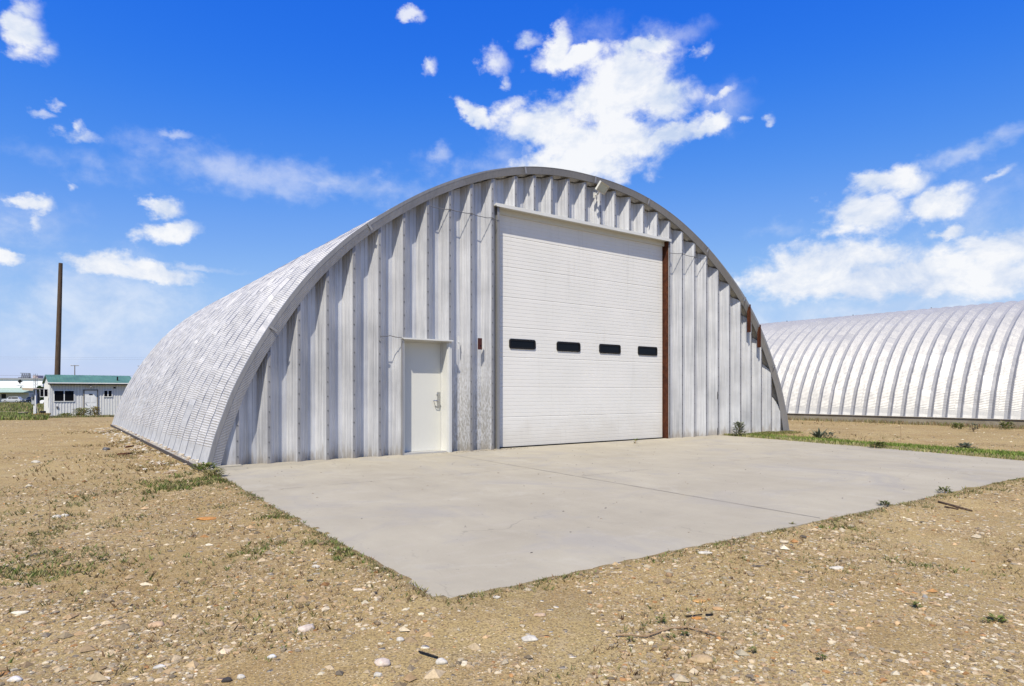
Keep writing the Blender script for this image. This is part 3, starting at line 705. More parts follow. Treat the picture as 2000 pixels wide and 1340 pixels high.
# ------------------------------------------------------------------ shed with green roof
SG = -.73
sh = thing('green_roofed_shed', (-1.76, 50.73, SG), 'small white board shed with green metal roof beyond the dirt yard', 'shed', rz=R(4.9))
SL, SD, EH = 5.6, 4.0, 2.60
def siding(name, col=(.70,.70,.69)):
    m = Mat(name); n = m.noise(1, 4, .6, m.mapv((12, 12, .8))); n2 = m.noise(5, 4)
    c = m.mix(m.rng(n, .35, .65, 0, .6), col, (.52,.51,.50)); c = m.mix(m.rng(n2, .62, .72, 0, .4), c, (.33,.31,.28)); return m.out(c, .8, 0, None, .2)
M_sid = siding('white_board_siding'); M_green = paint('green_roof_metal', (.085,.185,.13), .45, .22, scale=1.5); M_greenp = paint('faded_green_roof', (.30,.40,.34), .6, .12)
M_wtrim = paint('white_trim', (.78,.78,.76), .6, .05); M_eaveline = paint('dark_eave_line', (.03,.028,.026), .7, .1)
mb = MB()
mb.box((0, 0, -.3), (SL, SD, EH)); mb.build('wall', M_sid, sh)
mb = MB(); x = .12      # battens
while x < SL:
    if not (.22 < x < 1.62) : mb.box((x, -.022, -.1), (x + .045, -.001, EH - .02))
    else: mb.box((x, -.022, -.1), (x + .045, -.001, 1.10)); mb.box((x, -.022, 2.06), (x + .045, -.001, EH - .02))
    x += .19
y = .1
while y < SD: mb.box((-.022, y, -.1), (-.001, y + .045, EH - .02)); y += .25
mb.box((-.03, -.03, -.1), (.06, -.022, EH - .02)); mb.build('battens', M_wtrim, sh)
mb = MB(); rz_ = .62
prof = [(-.33, EH - .03), (SD / 2, EH + rz_), (SD + .33, EH - .03)]
th = .05
for (a, b), (c, d) in zip(prof[:-1], prof[1:]):
    mb.poly([(-.12, a, b + th), (SL + .18, a, b + th), (SL + .18, c, d + th), (-.12, c, d + th)]); mb.poly([(-.12, a, b), (-.12, c, d), (SL + .18, c, d), (SL + .18, a, b)])
    for X in (-.12, SL + .18): mb.poly([(X, a, b), (X, a, b + th), (X, c, d + th), (X, c, d)])
    k = 0
    for k in range(24):
        X = -.08 + k * .245; mb.poly([(X, a, b + th + .001), (X + .03, a, b + th + .02), (X + .03, c, d + th + .02), (X, c, d + th + .001)]); mb.poly([(X + .03, a, b + th + .02), (X + .06, a, b + th + .001), (X + .06, c, d + th + .001), (X + .03, c, d + th + .02)])
rf = mb.build('roof', M_green, sh)
for X in (0.0, SL - .02): mb = MB(); mb.poly([(X, 0, EH), (X, SD, EH), (X, SD / 2, EH + rz_)]); mb.build('gable', M_sid, sh)
mb = MB(); mb.box((-.14, -.36, EH - .14), (SL + .2, -.33, EH - .045)); mb.build('fascia', M_eaveline, sh)  # near-black colour stands in for the shadow line under the eave
mb = MB(); mb.box((-.14, -.40, EH - .045), (SL + .2, -.331, EH + .03)); mb.build('gutter', M_wtrim, sh)
mb = MB(); mb.tube([(SL - 1.0, .4, EH), (SL - 1.0, .4, EH + .55)], .055, 8); mb.build('vent_pipe', M_black, sh)
def win(x0, x1, z0, z1, parent, n=2, y=-.03):
    mb = MB(); f = .05
    mb.box((x0 - f, y - .03, z0 - f), (x1 + f, y, z0)); mb.box((x0 - f, y - .03, z1), (x1 + f, y, z1 + f)); mb.box((x0 - f, y - .03, z0), (x0, y, z1)); mb.box((x1, y - .03, z0), (x1 + f, y, z1))
    for k in range(1, n): xm = x0 + (x1 - x0) * k / n; mb.box((xm - .03, y - .03, z0), (xm + .03, y, z1))
    w = mb.build('window', M_wtrim, parent, fixn=True)
    mb = MB(); mb.poly([(x0, y - .01, z0), (x1, y - .01, z0), (x1, y - .01, z1), (x0, y - .01, z1)]); mb.build('pane', M_glass, w)
win(.30, 1.55, 1.18, 1.98, sh); win(3.60, 4.12, 1.53, 2.0, sh)
mb = MB(); mb.box((2.26, -.05, -.05), (3.10, -.005, 2.0)); mb.box((2.33,-.06,.2),(2.63,-.05,.9)); mb.box((2.73,-.06,.2),(3.03,-.05,.9)); mb.box((2.33,-.06,1.05),(2.63,-.05,1.5)); mb.box((2.73,-.06,1.05),(3.03,-.05,1.5)); dr = mb.build('door', M_wtrim, sh, bevel=.004)
mb = MB(); mb.box((2.56, -.068, 1.66), (2.80, -.061, 1.74)); mb.build('plate', M_black, dr); mb = MB(); mb.tube([(2.35, -.06, .95), (2.35, -.12, .95)], .03, 8); mb.build('handle', M_black, dr, fixn=True)
mb = MB(); mb.box((2.18, -.07, -.05), (2.255, -.0, 2.08)); mb.box((3.105, -.07, -.05), (3.18, -.0, 2.08)); mb.box((2.18, -.07, 2.005), (3.18, -.0, 2.09)); mb.build('door_frame', paint('brown_grey_frame', (.22,.20,.17), .8, .1), sh, fixn=True)
mb = MB(); mb.tube([(2.68, -.02, 2.30), (2.68, -.14, 2.40), (2.68, -.26, 2.36)], .02, 6); mb.tube([(2.68, -.26, 2.40), (2.68, -.26, 2.28)], [.04, .15], 10); mb.build('wall_lamp', M_dark, sh, fixn=True)
mb = MB(); mb.box((4.25, -.03, 2.17), (4.41, -.003, 2.31)); mb.build('vent_hole', M_black, sh)
mb = MB(); mb.box((.42, -.07, .62), (.54, -.02, .78)); mb.build('outlet_box', M_dark, sh)
mb = MB(); 
for a in (0, .26, .52): mb.box((-.62 + a, .25, 1.55), (-.57 + a, .30, 2.1))
mb.box((-.62, .25, 2.1), (-.02, .30, 2.15)); mb.box((-.62, .25, 1.5), (-.02, .30, 1.55)); sw = mb.build('swung_window', M_wtrim, sh, fixn=True)
mb = MB(); mb.poly([(-.57, .28, 1.55), (-.05, .28, 1.55), (-.05, .28, 2.1), (-.57, .28, 2.1)]); mb.build('pane', M_glass, sw)

# ------------------------------------------------------------------ poles and lines
pb = far_at(112, 735, 55); pt = far_at(118.5, 514, 55)
pz = float(gz(pb.x, pb.y))
d = (pt - pb) / (pt.z - pb.z); base = pb - d * (pb.z - pz + .3)
mb = MB(); N = 14; pts = [base.lerp(pt, k / N) - base for k in range(N + 1)]
mb.tube(pts, [.235 - .085 * k / N for k in range(N + 1)], 14)
po = mb.build('utility_pole', M_pole, smooth=False); po.location = base
tag(po, 'tall bare brown wooden pole behind the green roofed shed', 'pole')
M_pg = paint('grey_weathered_pole', (.16,.14,.12), .9, .1)
def dpole(px, topy, Z, armpx, label):
    t = far_at(px, topy, Z); g = float(gz(t.x, t.y)); o = thing('power_pole', (t.x, t.y, g), label, 'pole', rz=-TH, group='power poles on the skyline')
    H = t.z - g; mb = MB(); mb.tube([(0, 0, -.3), (0, 0, H)], [.17, .12], 8); mb.build('pole', M_pg, o)
    w = armpx / FP * Z / 2; mb = MB(); mb.box((-w, -.06, H - .25), (w, .06, H - .08)); 
    mb.build('crossarm', M_pg, o)
    for x in (-w + .1, -w * .45, w * .45, w - .1): mb = MB(); mb.tube([(x, 0, H - .08), (x, 0, H + .18)], .05, 6); mb.build('insulator', M_wtrim, o)
    mb = MB(); mb.tube([(.35, 0, H * .62), (.35, 0, H * .62 + 1.0)], .25, 10); mb.build('transformer', M_pg, o)
    return o
dpole(146, 713.3, 196, 16, 'distant grey power pole with crossarm above the shed roof')
dpole(277, 714, 205, 16, 'distant power pole at the edge of the big arched roof')
def line(y0, y1, Z, label, r=.03, xs=(-260, 420)):
    mb = MB(); a = far_at(xs[0], y0, Z); b = far_at(xs[1], y1, Z); pts = []
    for k in range(25): t = k / 24; q = a.lerp(b, t); q.z -= 1.0 * 4 * t * (1 - t) * .5; pts.append(q)
    mb.tube(pts, r, 4); tag(mb.build('power_line', M_conduit), label, 'power line')
line(728.5, 733, 197, 'upper of the two dark power lines crossing low over the shed roof', .035)
line(734.5, 737, 197, 'lower of the two dark power lines crossing low over the shed roof', .035)
line(694, 698, 300, 'thin pale upper power line high over the shed', .022, (-260, 520))
line(698, 701.5, 300, 'thin pale power line just under the highest one over the shed', .022, (-260, 520))

# ------------------------------------------------------------------ meter stand
mp = far_at(69.4, 815, 46); gm = float(gz(mp.x, mp.y))
ms = thing('meter_stand', (mp.x, mp.y, gm), 'wooden stand with grey electric meter box and plank roof left of the shed', 'meter stand', rz=-TH)
k_ = 46 / FP
def px(dx): return (dx - 69.4) * k_
mb = MB(); mb.box((px(68.8), -.04, -.1), (px(70.4), .05, 2.02)); mb.build('post', M_wtrim, ms); mb = MB(); mb.box((px(57.3), .5, -.1), (px(58.6), .58, 1.9)); mb.build('post', M_wtrim, ms)
mb = MB(); mb.tube([(px(70.6), 0, 1.0), (px(76.2), -.05, .28), (px(76.6), -.05, .12)], .025, 6); mb.build('brace', M_plank, ms)
M4 = Matrix.Translation((0, 0, 2.05)) @ Matrix.Rotation(R(5), 4, 'Y') @ Matrix.Translation((0, 0, -2.05)); mb = MB()
mb.box((px(48), -.25, 2.02), (px(70.5), .75, 2.09), M4); mb.box((px(49), -.27, 1.93), (px(70), -.25, 2.03), M4); mb.build('plank_roof', M_plank, ms)
mb = MB(); mb.box((px(57.2), .45, 1.05), (px(68), .49, 1.96)); mb.build('backboard', M_dark, ms)
mb = MB(); mb.box((px(58.9), .12, .98), (px(65.0), .42, 1.70)); mx_ = mb.build('meter_box', paint('grey_box', (.36,.38,.40), .5, .06), ms, bevel=.01)
mb = MB(); mb.tube([(px(61.8), .12, 1.45), (px(61.8), .03, 1.45)], .085, 12); mb.build('meter_dial', M_dark, mx_, fixn=True)
mb = MB(); mb.box((px(61.3), .2, -.1), (px(63.2), .3, .97)); mb.build('riser', M_wtrim, ms)

# ------------------------------------------------------------------ store building on the far left
SZ = 190.0; kk = SZ / FP
s0 = far_at(66, 785, SZ); gs = float(gz(s0.x, s0.y))
st = thing('roadside_store', (s0.x, s0.y, gs), 'long white building with pale green lower roof and black emblem on its fascia', 'building', rz=-TH)
def sx(x): return (x - 66) * kk
def szz(y): return HC - (y - HOR) * kk - gs
mb = MB(); mb.box((-60, 0, -.5), (sx(57), 12, szz(765))); mb.build('wall', paint('grey_white_wall', (.50,.50,.51), .7, .05, scale=.5), st)
mb = MB(); mb.prism([(-.2 - 2.2, szz(766.4)), (4, szz(757.4)), (4, szz(766.4) - .01), (-2.2, szz(767.1))], 0, -60, sx(57)); mb.build('lower_roof', M_greenp, st, fixn=True)
mb = MB(); mb.box((-60, -2.15, szz(767.3)), (sx(57), -2.05, szz(766.5))); mb.build('eave_band', M_eaveline, st)
mb = MB(); mb.box((-60, 3.6, szz(757.4)), (0, 16, szz(741))); mb.build('upper_wall', paint('bright_white_fascia', (.82,.83,.85), .6, .02, scale=.3), st)
mb = MB(); mb.prism([(-61, szz(741)), (.3, szz(741)), (sx(64.5), szz(738.2)), (-61, szz(738.6))], 1, 3.3, 16.3); mb.build('roof_edge', paint('grey_roof_edge', (.25,.26,.27), .7, .1), st, fixn=True)
mb = MB(); mb.box((sx(3), -.04, szz(778)), (sx(11.8), -.01, szz(769.5))); mb.build('dark_window', M_glass, st)
# emblem: black head-like mark in a faint ring with small illegible lettering
mb = MB(); Ye = 3.55
def ep(pts): mb.poly([(sx(x), Ye, szz(y)) for x, y in pts])
ep([(16.5,745.5),(18,742.8),(20.5,740.8),(22.5,741),(24,744),(23.6,746.2),(22.3,745.6),(22.2,748.2),(20.6,749.4),(19.2,747.6),(18.4,746)])
ep([(23.6,744.4),(26,743.6),(25.4,745.2),(24,746)])
for k in range(26):
    a0, a1 = R(k * 360 / 26), R((k + .75) * 360 / 26)
    ep([(22.5 + 6.6 * math.cos(a), 748.5 - r * 1.0 * math.sin(a)) for a, r in ((a0, 6.1), (a1, 6.1), (a1, 6.5), (a0, 6.5))] if k % 3 else [(22 + .1, 748), (22.3, 748), (22.2, 748.3)])
mb.build('emblem', M_black, st); mb = MB()
for i, (x, y) in enumerate([(13.4,751.3),(14.8,751.8),(16.2,752),(17.6,751.6),(19,752),(20.6,752.2),(22,752),(23.4,752.4),(24.8,752.2),(26.4,753),(27.8,753.6)]):
    ep([(x, y), (x + .9, y + .15), (x + .9 - .3 * (i % 2), y + 1.0), (x + .1, y + .8)])
ep([(21,755.2),(25.5,755),(25.5,756),(23,756.2),(22.6,757.2),(21.4,757)])
mb.build('lettering', M_black, st)
mb = MB(); mb.box((sx(24.5), 8, szz(738.6)), (sx(32), 11, szz(731.8))); mb.box((sx(32.4), 8, szz(738.6)), (sx(35), 9.5, szz(734.5))); mb.build('rooftop_unit', paint('pinkish_unit', (.50,.40,.38), .7, .15), st)
mb = MB(); mb.box((sx(49), 8, szz(738.6)), (sx(55), 11, szz(733.6))); mb.box((sx(54), 10, szz(738.6)), (sx(63), 13, szz(732))); mb.build('rooftop_unit', paint('yellowish_unit', (.62,.55,.36), .7, .15), st)
mb = MB()
for a in range(-4, 13, 4): mb.tube([(sx(a), 9, szz(738.4)), (sx(a + 2), 9, szz(727))], .09, 4); mb.tube([(sx(a + 2), 9, szz(727)), (sx(a + 4), 9, szz(738.4))], .09, 4)
mb.tube([(sx(-6), 9, szz(727)), (sx(13), 9, szz(727.5))], .1, 4); mb.tube([(sx(13), 9, szz(738.4)), (sx(13), 9, szz(727))], .1, 4); mb.box((sx(-8), 8.5, szz(736.6)), (sx(13), 9.5, szz(735.4)))
mb.build('roof_frame', M_dark, st)
# lattice mast
lm0 = far_at(69.5, 783, 186); gl = float(gz(lm0.x, lm0.y)); lm = thing('lattice_mast', (lm0.x, lm0.y, gl), 'thin grey lattice mast at the end of the long white building', 'mast', rz=-TH)
topz = far_at(69.5, 730, 186).z - gl; mb = MB(); hw = .30
for x in (-hw, hw):
    for y in (-hw, hw): mb.tube([(x, y, 0), (x, y, topz)], .04, 4)
z = 0
while z < topz - .5:
    mb.tube([(-hw, -hw, z), (hw, -hw, z + .5)], .03, 4); mb.tube([(hw, -hw, z + .5), (-hw, -hw, z + 1)], .03, 4); mb.tube([(hw, -hw, z), (hw, hw, z + .5)], .03, 4); z += 1
mb.build('frame', paint('grey_mast_steel', (.15,.16,.18), .6, .05), lm)

# ------------------------------------------------------------------ vehicles (small, far)
def vehicle(name, loc, rz, colm, label, cat, pickup=False):
    g = float(gz(loc[0], loc[1])); o = thing(name, (loc[0], loc[1], g), label, cat, rz=rz)
    L, Wd = 4.7, 1.8
    low = [(0, .35), (.02, .8), (.25, .95), (1.2, 1.05), (L - .35, 1.05), (L - .02, .9), (L, .4), (L - .5, .3), (.5, .3)]
    mb = MB(); mb.prism(low, 1, 0, Wd); mb.build('body', colm, o, bevel=.06, fixn=True)
    cab = [(1.2, 1.04), (1.85, 1.62), (3.0 if pickup else 4.0, 1.66), (3.3 if pickup else 4.45, 1.04)]
    mb = MB(); mb.prism(cab, 1, .10, Wd - .10); cb = mb.build('cabin', colm, o, bevel=.05, fixn=True)
    mb = MB(); x2 = 2.95 if pickup else 3.95
    for y, s_ in ((.094, 1), (Wd - .094, -1)):
        for a, b in ((1.62, 2.35), (2.45, x2)):
            q = [(a, y, 1.12), (b + (.15 if b == x2 else 0), y, 1.12), (b, y, 1.52), (max(a, 1.85) if a < 1.7 else a, y, 1.52)]
            mb.poly(q if s_ > 0 else q[::-1])
    mb.poly([(1.24, .2, 1.09), (1.24, Wd - .2, 1.09), (1.78, Wd - .25, 1.57), (1.78, .25, 1.57)]); 
    w = mb.build('windows', M_glass, o)
    for x in (.95, 3.75):
        for y in (.0, Wd - .2):
            mb = MB(); mb.tube([(x, y, .34), (x, y + .2, .34)], .34, 14); wh = mb.build('wheel', M_black, o); mb = MB(); mb.tube([(x, y - .01, .34), (x, y + .21, .34)], .18, 10); mb.build('rim', M_alu, wh)
    for y in (.15, Wd - .4):
        mb = MB(); mb.box((-.02, y, .65), (.06, y + .25, .8)); mb.build('headlight', M_wtrim, o)
    return o
M_silv = paint('silver_car_paint', (.55,.57,.60), .3, .02, metal=.3); M_wcar = paint('white_car_paint', (.78,.78,.78), .3, .02); M_dcar = paint('dark_car_paint', (.05,.06,.08), .3, .02)
q = far_at(2, 785, 178); vehicle('parked_car', q, -TH + R(12), M_silv, 'silver car parked in front of the long white building', 'car')
q = far_at(77, 784, 120); vehicle('parked_pickup', q, -TH + R(8), M_wcar, 'white pickup partly hidden by the shed corner', 'pickup truck', True)
q = far_at(51, 786, 172); vehicle('parked_car', q, -TH + R(75), M_dcar, 'dark low car behind the meter stand', 'car')

# ------------------------------------------------------------------ vegetation
def tri_blades(P, H, Wd, lean, cols, seed=0):
    r = np.random.default_rng(seed); n = len(P); ang = r.uniform(0, 2*np.pi, n); la = r.uniform(0, 2*np.pi, n)
    w = Wd[:, None] * np.stack([np.cos(ang), np.sin(ang), 0*ang], 1) * .5
    tip = P + np.stack([np.cos(la) * lean * H, np.sin(la) * lean * H, H], 1)
    mid = P + (tip - P) * .55 + np.stack([0*H, 0*H, H * .10], 1)
    V = np.stack([P - w, P + w, mid + w * .75, tip, mid - w * .75], 1).reshape(-1, 3)
    b = np.arange(n)[:, None] * 5; F = np.concatenate([b + np.array([[0,1,2]]), b + np.array([[0,2,4]]), b + np.array([[4,2,3]])], 0)
    return V, F, np.repeat(cols, 5, 0)
GREENS = np.array([(.13,.19,.035),(.17,.23,.05),(.24,.235,.08),(.11,.145,.03),(.28,.255,.10)])
STRAW = np.array([(.36,.27,.13),(.30,.22,.11),(.42,.33,.17),(.24,.17,.09),(.20,.12,.06)])
OLIVE = np.array([(.23,.22,.085),(.27,.24,.10),(.18,.18,.07)])
def scatter_disc(cx, cy, rx, ry, n, r, rot=0):
    a = r.uniform(0, 2*np.pi, n); q = np.sqrt(r.uniform(0, 1, n)) * (1 + .35 * np.sin(3 * a + cx) + .2 * np.sin(7 * a))
    x, y = q * np.cos(a) * rx, q * np.sin(a) * ry
    return cx + x * math.cos(rot) - y * math.sin(rot), cy + x * math.sin(rot) + y * math.cos(rot)
r = np.random.default_rng(5)
Us, Vs, Hs, Cs = [], [], [], []
def add(u, v, h, pal, wts=None):
    n = len(u); Us.append(u); Vs.append(v); Hs.append(h * r.uniform(.5, 1.4, n)); c = pal[r.integers(0, len(pal), n)] * r.uniform(.75, 1.25, (n, 1)); Cs.append(c)
# sparse sprouts all over the near yard
def yard_points(n, zmax, power=1.0):
    Z = 2.0 + (zmax - 2.0) * r.uniform(0, 1, n) ** power; t = r.uniform(-.98, .98, n); X = t * Z
    u = UC + X * cT + Z * sT; v = VC - X * sT + Z * cT; k = ~in_slab(u, v, .015) & ~((u > -.3) & (u < 15.9) & (v > -.05) & (v < 16.3)) & (u < 23.5)
    return u[k], v[k]
def vn(u, v, s, seed=0):   # cheap value noise
    q = np.zeros_like(u); rr = np.random.default_rng(seed)
    for k in range(7): a = rr.uniform(0, 2*np.pi); f = s * (1.6 ** (k / 2)); q += np.sin((u * math.cos(a) + v * math.sin(a)) * f + rr.uniform(0, 6)) / (1 + k * .3)
    return q / 2.4
u, v = yard_points(26000, 9); d = vn(u, v, 1.5, 1); k = d > .1; add(u[k], v[k], .012 + .012 * r.uniform(0, 1, k.sum()), np.vstack([STRAW, OLIVE, STRAW]))
u, v = yard_points(16000, 16); d = vn(u, v, 1.1, 2); k = d > .45; add(u[k], v[k], .016 + .015 * r.uniform(0, 1, k.sum()), np.vstack([OLIVE, STRAW, GREENS[:2]]))
u, v = yard_points(20000, 26); d = vn(u, v, .6, 3); k = (d > .5) & (v > -4); add(u[k], v[k], .03 + .02 * r.uniform(0, 1, k.sum()), np.vstack([OLIVE, STRAW, STRAW]))
# green and straw patches measured on the ground
for (x, y, rx, ry, n, h, pal) in [(345,945,.55,.32,1700,.045,GREENS),(230,955,.8,.3,900,.035,OLIVE),(395,930,.35,.25,900,.04,GREENS),(405,940,.30,.5,700,.03,OLIVE),
      (100,1000,.9,.35,900,.03,OLIVE),(100,1090,.45,.25,1100,.03,np.vstack([GREENS,OLIVE])),(60,1050,.6,.3,900,.03,OLIVE),(120,1110,.3,.16,500,.03,GREENS),(495,1070,.20,.12,420,.026,GREENS),(545,1065,.14,.08,260,.024,GREENS),(630,1062,.12,.07,300,.026,GREENS),
      (672,1082,.12,.08,330,.028,GREENS),(535,1010,.12,.08,240,.028,GREENS),(560,1018,.1,.06,160,.028,GREENS),(480,985,.4,.1,400,.026,OLIVE),(1590,1022,.22,.1,420,.03,GREENS),(1650,1030,.4,.12,300,.024,OLIVE),
      (1720,1050,.5,.2,500,.02,OLIVE),(1740,985,.3,.06,220,.03,OLIVE),(1820,1095,.25,.1,260,.022,GREENS),(1710,1075,.12,.06,90,.02,GREENS),(1590,1085,.3,.1,240,.02,OLIVE),(1920,960,.3,.1,300,.035,OLIVE),
      (1960,1150,.3,.08,220,.02,GREENS),(1340,1080,.6,.15,700,.018,OLIVE),(1400,1050,.5,.1,500,.02,OLIVE),(270,860,.7,1.2,1800,.05,STRAW),(240,840,1.2,.8,1500,.05,STRAW),(300,880,.6,.8,1300,.05,STRAW),(350,905,.5,.5,900,.045,STRAW),
      (640,1110,.4,.15,300,.016,OLIVE),(720,1100,.25,.2,300,.016,OLIVE)]:
    gu, gv = ground_at(x, y); a, b = scatter_disc(gu, gv, rx * 1.35, ry * 1.35, n, r, r.uniform(0, 3)); kk_ = (vn(a * 3, b * 3, 2.2, int(x)) > -.15) & (r.uniform(0, 1, n) < .55) & ~in_slab(a, b, .01) & ~((a > -.3) & (b > 0)); add(a[kk_], b[kk_], np.full(kk_.sum(), h * .9), np.vstack([pal, pal, OLIVE, STRAW[:2]]))
# fringe along pad edges
for (a, b, n, h) in [((-.17, -.6), (-.39, -7.62), 2600, .020), ((-.4, -7.64), (10.9, -7.74), 4200, .018)]:
    t = r.uniform(0, 1, n); off_ = -np.abs(r.normal(0, .08, n)) + .02; dens_ = np.sin(t * 37) + np.sin(t * 91 + 1) + r.normal(0, .8, n) > -.2
    du, dv = b[0] - a[0], b[1] - a[1]; L = math.hypot(du, dv); nx_, ny_ = -dv / L, du / L
    if a[0] > -.3: nx_, ny_ = -nx_, -ny_   # left edge -> outwards
    uu = a[0] + du * t; vv = a[1] + dv * t
    if a[0] > -.3: uu = uu + off_ ; 
    else: vv = vv + off_
    add(uu[dens_], vv[dens_], np.full(dens_.sum(), h), np.vstack([GREENS, OLIVE, OLIVE, STRAW]))
Us_, Vs_, Hs_, Cs_ = map(np.concatenate, (Us, Vs, Hs, Cs))
# each sprout = 3 blades
rep = 3; U3 = np.repeat(Us_, rep) + r.normal(0, .004, len(Us_) * rep); V3 = np.repeat(Vs_, rep) + r.normal(0, .004, len(Us_) * rep); H3 = np.repeat(Hs_, rep) * r.uniform(.6, 1.2, len(Us_) * rep); C3 = np.repeat(Cs_, rep, 0)
Pp = np.stack([U3, V3, gz(U3, V3) - .002], 1); Vv, Ff, Cc_ = tri_blades(Pp, H3, H3 * r.uniform(.16, .34, len(H3)), .8, C3, 3)
o = np_mesh('weed_sprouts', Vv, Ff, M_leaf, Cc_); tag(o, 'tiny weeds and dry straw sprouting all over the gravel yard', 'weeds', kind='stuff')
# grass strip right of the pad
n = 30000; v_ = r.uniform(-11, .7, n); rr = np.interp(v_, [-7.7, .1], [10.98, 12.5]); dd = np.abs(r.normal(.75, .42, n)); u_ = rr + .03 + dd; k = (vn(u_, v_, 1.4, 9) > -.9)
k &= ~((v_ > -.03) & (u_ < 15.9)); k |= False
u_, v_, dd = u_[k], v_[k], dd[k]
pal = np.where((dd < .35)[:, None] & (r.uniform(0, 1, len(dd)) < .7)[:, None], np.array([(.38,.34,.16)]), GREENS[r.integers(0, 5, len(dd))] * np.array([1.1, 1.25, .9]))
t2 = np.linspace(0, 1, 3000); uu = 12.5 + 3.1 * r.uniform(0, 1, 4000); vv = -.06 - np.abs(r.normal(0, .22, 4000)); 
u_ = np.concatenate([u_, uu]); v_ = np.concatenate([v_, vv]); pal = np.concatenate([pal, np.vstack([GREENS, OLIVE, STRAW[:2]])[r.integers(0, 10, 4000)]])
H_ = r.uniform(.025, .075, len(u_)); Vv, Ff, Cc_ = tri_blades(np.stack([u_, v_, gz(u_, v_)], 1), H_, H_ * .22, .6, pal * r.uniform(.7, 1.3, (len(u_), 1)), 4)
tag(np_mesh('grass_strip', Vv, Ff, M_leaf, Cc_), 'low green grass strip along the far edge of the concrete pad', 'grass', kind='stuff')
# weeds against the second building's foundation
n = 9000; v_ = r.uniform(-14, 14, n); u_ = 23.7 - np.abs(r.normal(0, .45, n)) - v_ * .035; k = vn(u_ * 3, v_, 1.3, 4) > -.3; u_, v_ = u_[k], v_[k]
H_ = r.uniform(.04, .16, len(u_)); pal = np.vstack([STRAW, STRAW * .8, OLIVE, GREENS[:3]])[r.integers(0, 16, len(u_))]
Vv, Ff, Cc_ = tri_blades(np.stack([u_, v_, gz(u_, v_)], 1), H_, H_ * .12, .5, pal, 6); tag(np_mesh('dry_weeds', Vv, Ff, M_leaf, Cc_), 'brown dry weeds along the low concrete wall of the ribbed building', 'weeds', kind='stuff')
# tall grass of the far field on the left
def field(n, Z0, Z1, x0, x1, hh, pal, seed, p=1):
    r = np.random.default_rng(seed); Z = Z0 + (Z1 - Z0) * r.uniform(0, 1, n) ** p; x = r.uniform(x0, x1, n); X = (x - 1000) / FP * Z
    u = UC + X * cT + Z * sT; v = VC - X * sT + Z * cT; k = vn(u, v, .6, seed) + (Z - Z0) / 5 > .1
    k &= ~((u > -1.95 - (v - 50) * .08) & (u < 4.2) & (v > 50.6) & (v < 55.5)); u, v, Z = u[k], v[k], Z[k]
    H = hh * r.uniform(.5, 1.4, len(u)); c = pal[r.integers(0, len(pal), len(u))] * r.uniform(.7, 1.3, (len(u), 1)); return u, v, H, c
parts = [field(16000, 36, 60, -160, 92, .22, np.vstack([GREENS*1.1, GREENS*1.3, OLIVE]), 21), field(9000, 60, 150, -200, 100, .35, np.vstack([GREENS*1.1, OLIVE, STRAW[:2]]), 22), field(3500, 42, 50, 55, 250, .12, np.vstack([OLIVE, STRAW, GREENS]), 23),
         field(2500, 43, 50, 66, 95, .25, np.vstack([STRAW[:3]*np.array([1.1,.9,.5]), OLIVE]), 24)]
u_, v_, H_, c_ = [np.concatenate([p[i] for p in parts]) for i in range(4)]
Vv, Ff, Cc_ = tri_blades(np.stack([u_, v_, gz(u_, v_)], 1), H_, H_ * .25, .5, c_, 8); tag(np_mesh('field_grass', Vv, Ff, M_leaf, Cc_), 'rough green and yellow grass around the shed and meter stand', 'grass', kind='stuff')

# individual weeds and bushes
def leafy(name, loc, label, cat, n, R0, H, pal, leaf=.05, stems=6, seed=0, group=None, up=.5, long=False):
    r = np.random.default_rng(seed); o = thing(name, loc, label, cat, group=group)
    a = r.uniform(0, 2*np.pi, n); q = r.uniform(0, 1, n) ** .6; h = r.uniform(.05, 1, n) * H
    P = np.stack([np.cos(a) * q * R0 * (1 - .4 * h / H), np.sin(a) * q * R0 * (1 - .4 * h / H), h], 1)
    if long: P[:, :2] *= .25; P[:, 2] *= .1
    dirv = np.stack([np.cos(a), np.sin(a), r.uniform(up * .3, up * 1.6, n)], 1); dirv /= np.linalg.norm(dirv, axis=1)[:, None]
    L = leaf * r.uniform(.6, 1.4, n); side = np.cross(dirv, np.array([0, 0, 1.])); side /= np.linalg.norm(side, axis=1)[:, None] + 1e-6; side *= (L * (.09 if long else .28))[:, None]
    tip = P + dirv * L[:, None]; mid = P + dirv * (L * .5)[:, None] + np.array([0, 0, 1]) * (L * .1)[:, None]
    V = np.stack([P, mid - side, tip, mid + side], 1).reshape(-1, 3); b = np.arange(n)[:, None] * 4; F = b + np.array([[0, 1, 2, 3]])
    c = np.repeat(pal[r.integers(0, len(pal), n)] * r.uniform(.75, 1.25, (n, 1)), 4, 0)
    np_mesh('leaves', V, F, M_leaf, c, parent=o)
    if stems:
        mb = MB()
        for k in range(stems):
            t = r.uniform(0, 6.28); e = R0 * .6 * r.uniform(.3, 1); mb.tube([(0, 0, -.02), (math.cos(t) * e * .5, math.sin(t) * e * .5, H * .5), (math.cos(t) * e, math.sin(t) * e, H * .92)], [.006 + H * .012, .004 + H*.006, .002], 5)
        mb.build('stems', M_twig, o)
    return o
def weed(x, y, label, n, R0, H, leaf, pal=GREENS, seed=0, z=None, **k):
    u, v = ground_at(x, y, -.03)
    if seed >= 11 and seed <= 24: R0 *= .45; H *= .5; leaf *= .45; n = int(n * .6)
    if seed in (5, 6, 7, 8, 9, 10): R0 *= .6; H *= .7; leaf *= .6
    zz = float(gz(u, v)) if z is None else z
    return leafy('weed', (u, v, zz), label, 'weed', n, R0, H, pal, leaf, seed=seed, **k)
weed(1241, 869, 'tiny green sprout growing from the concrete pad before the big door', 14, .03, .10, .05, seed=1, z=0.0, stems=2)
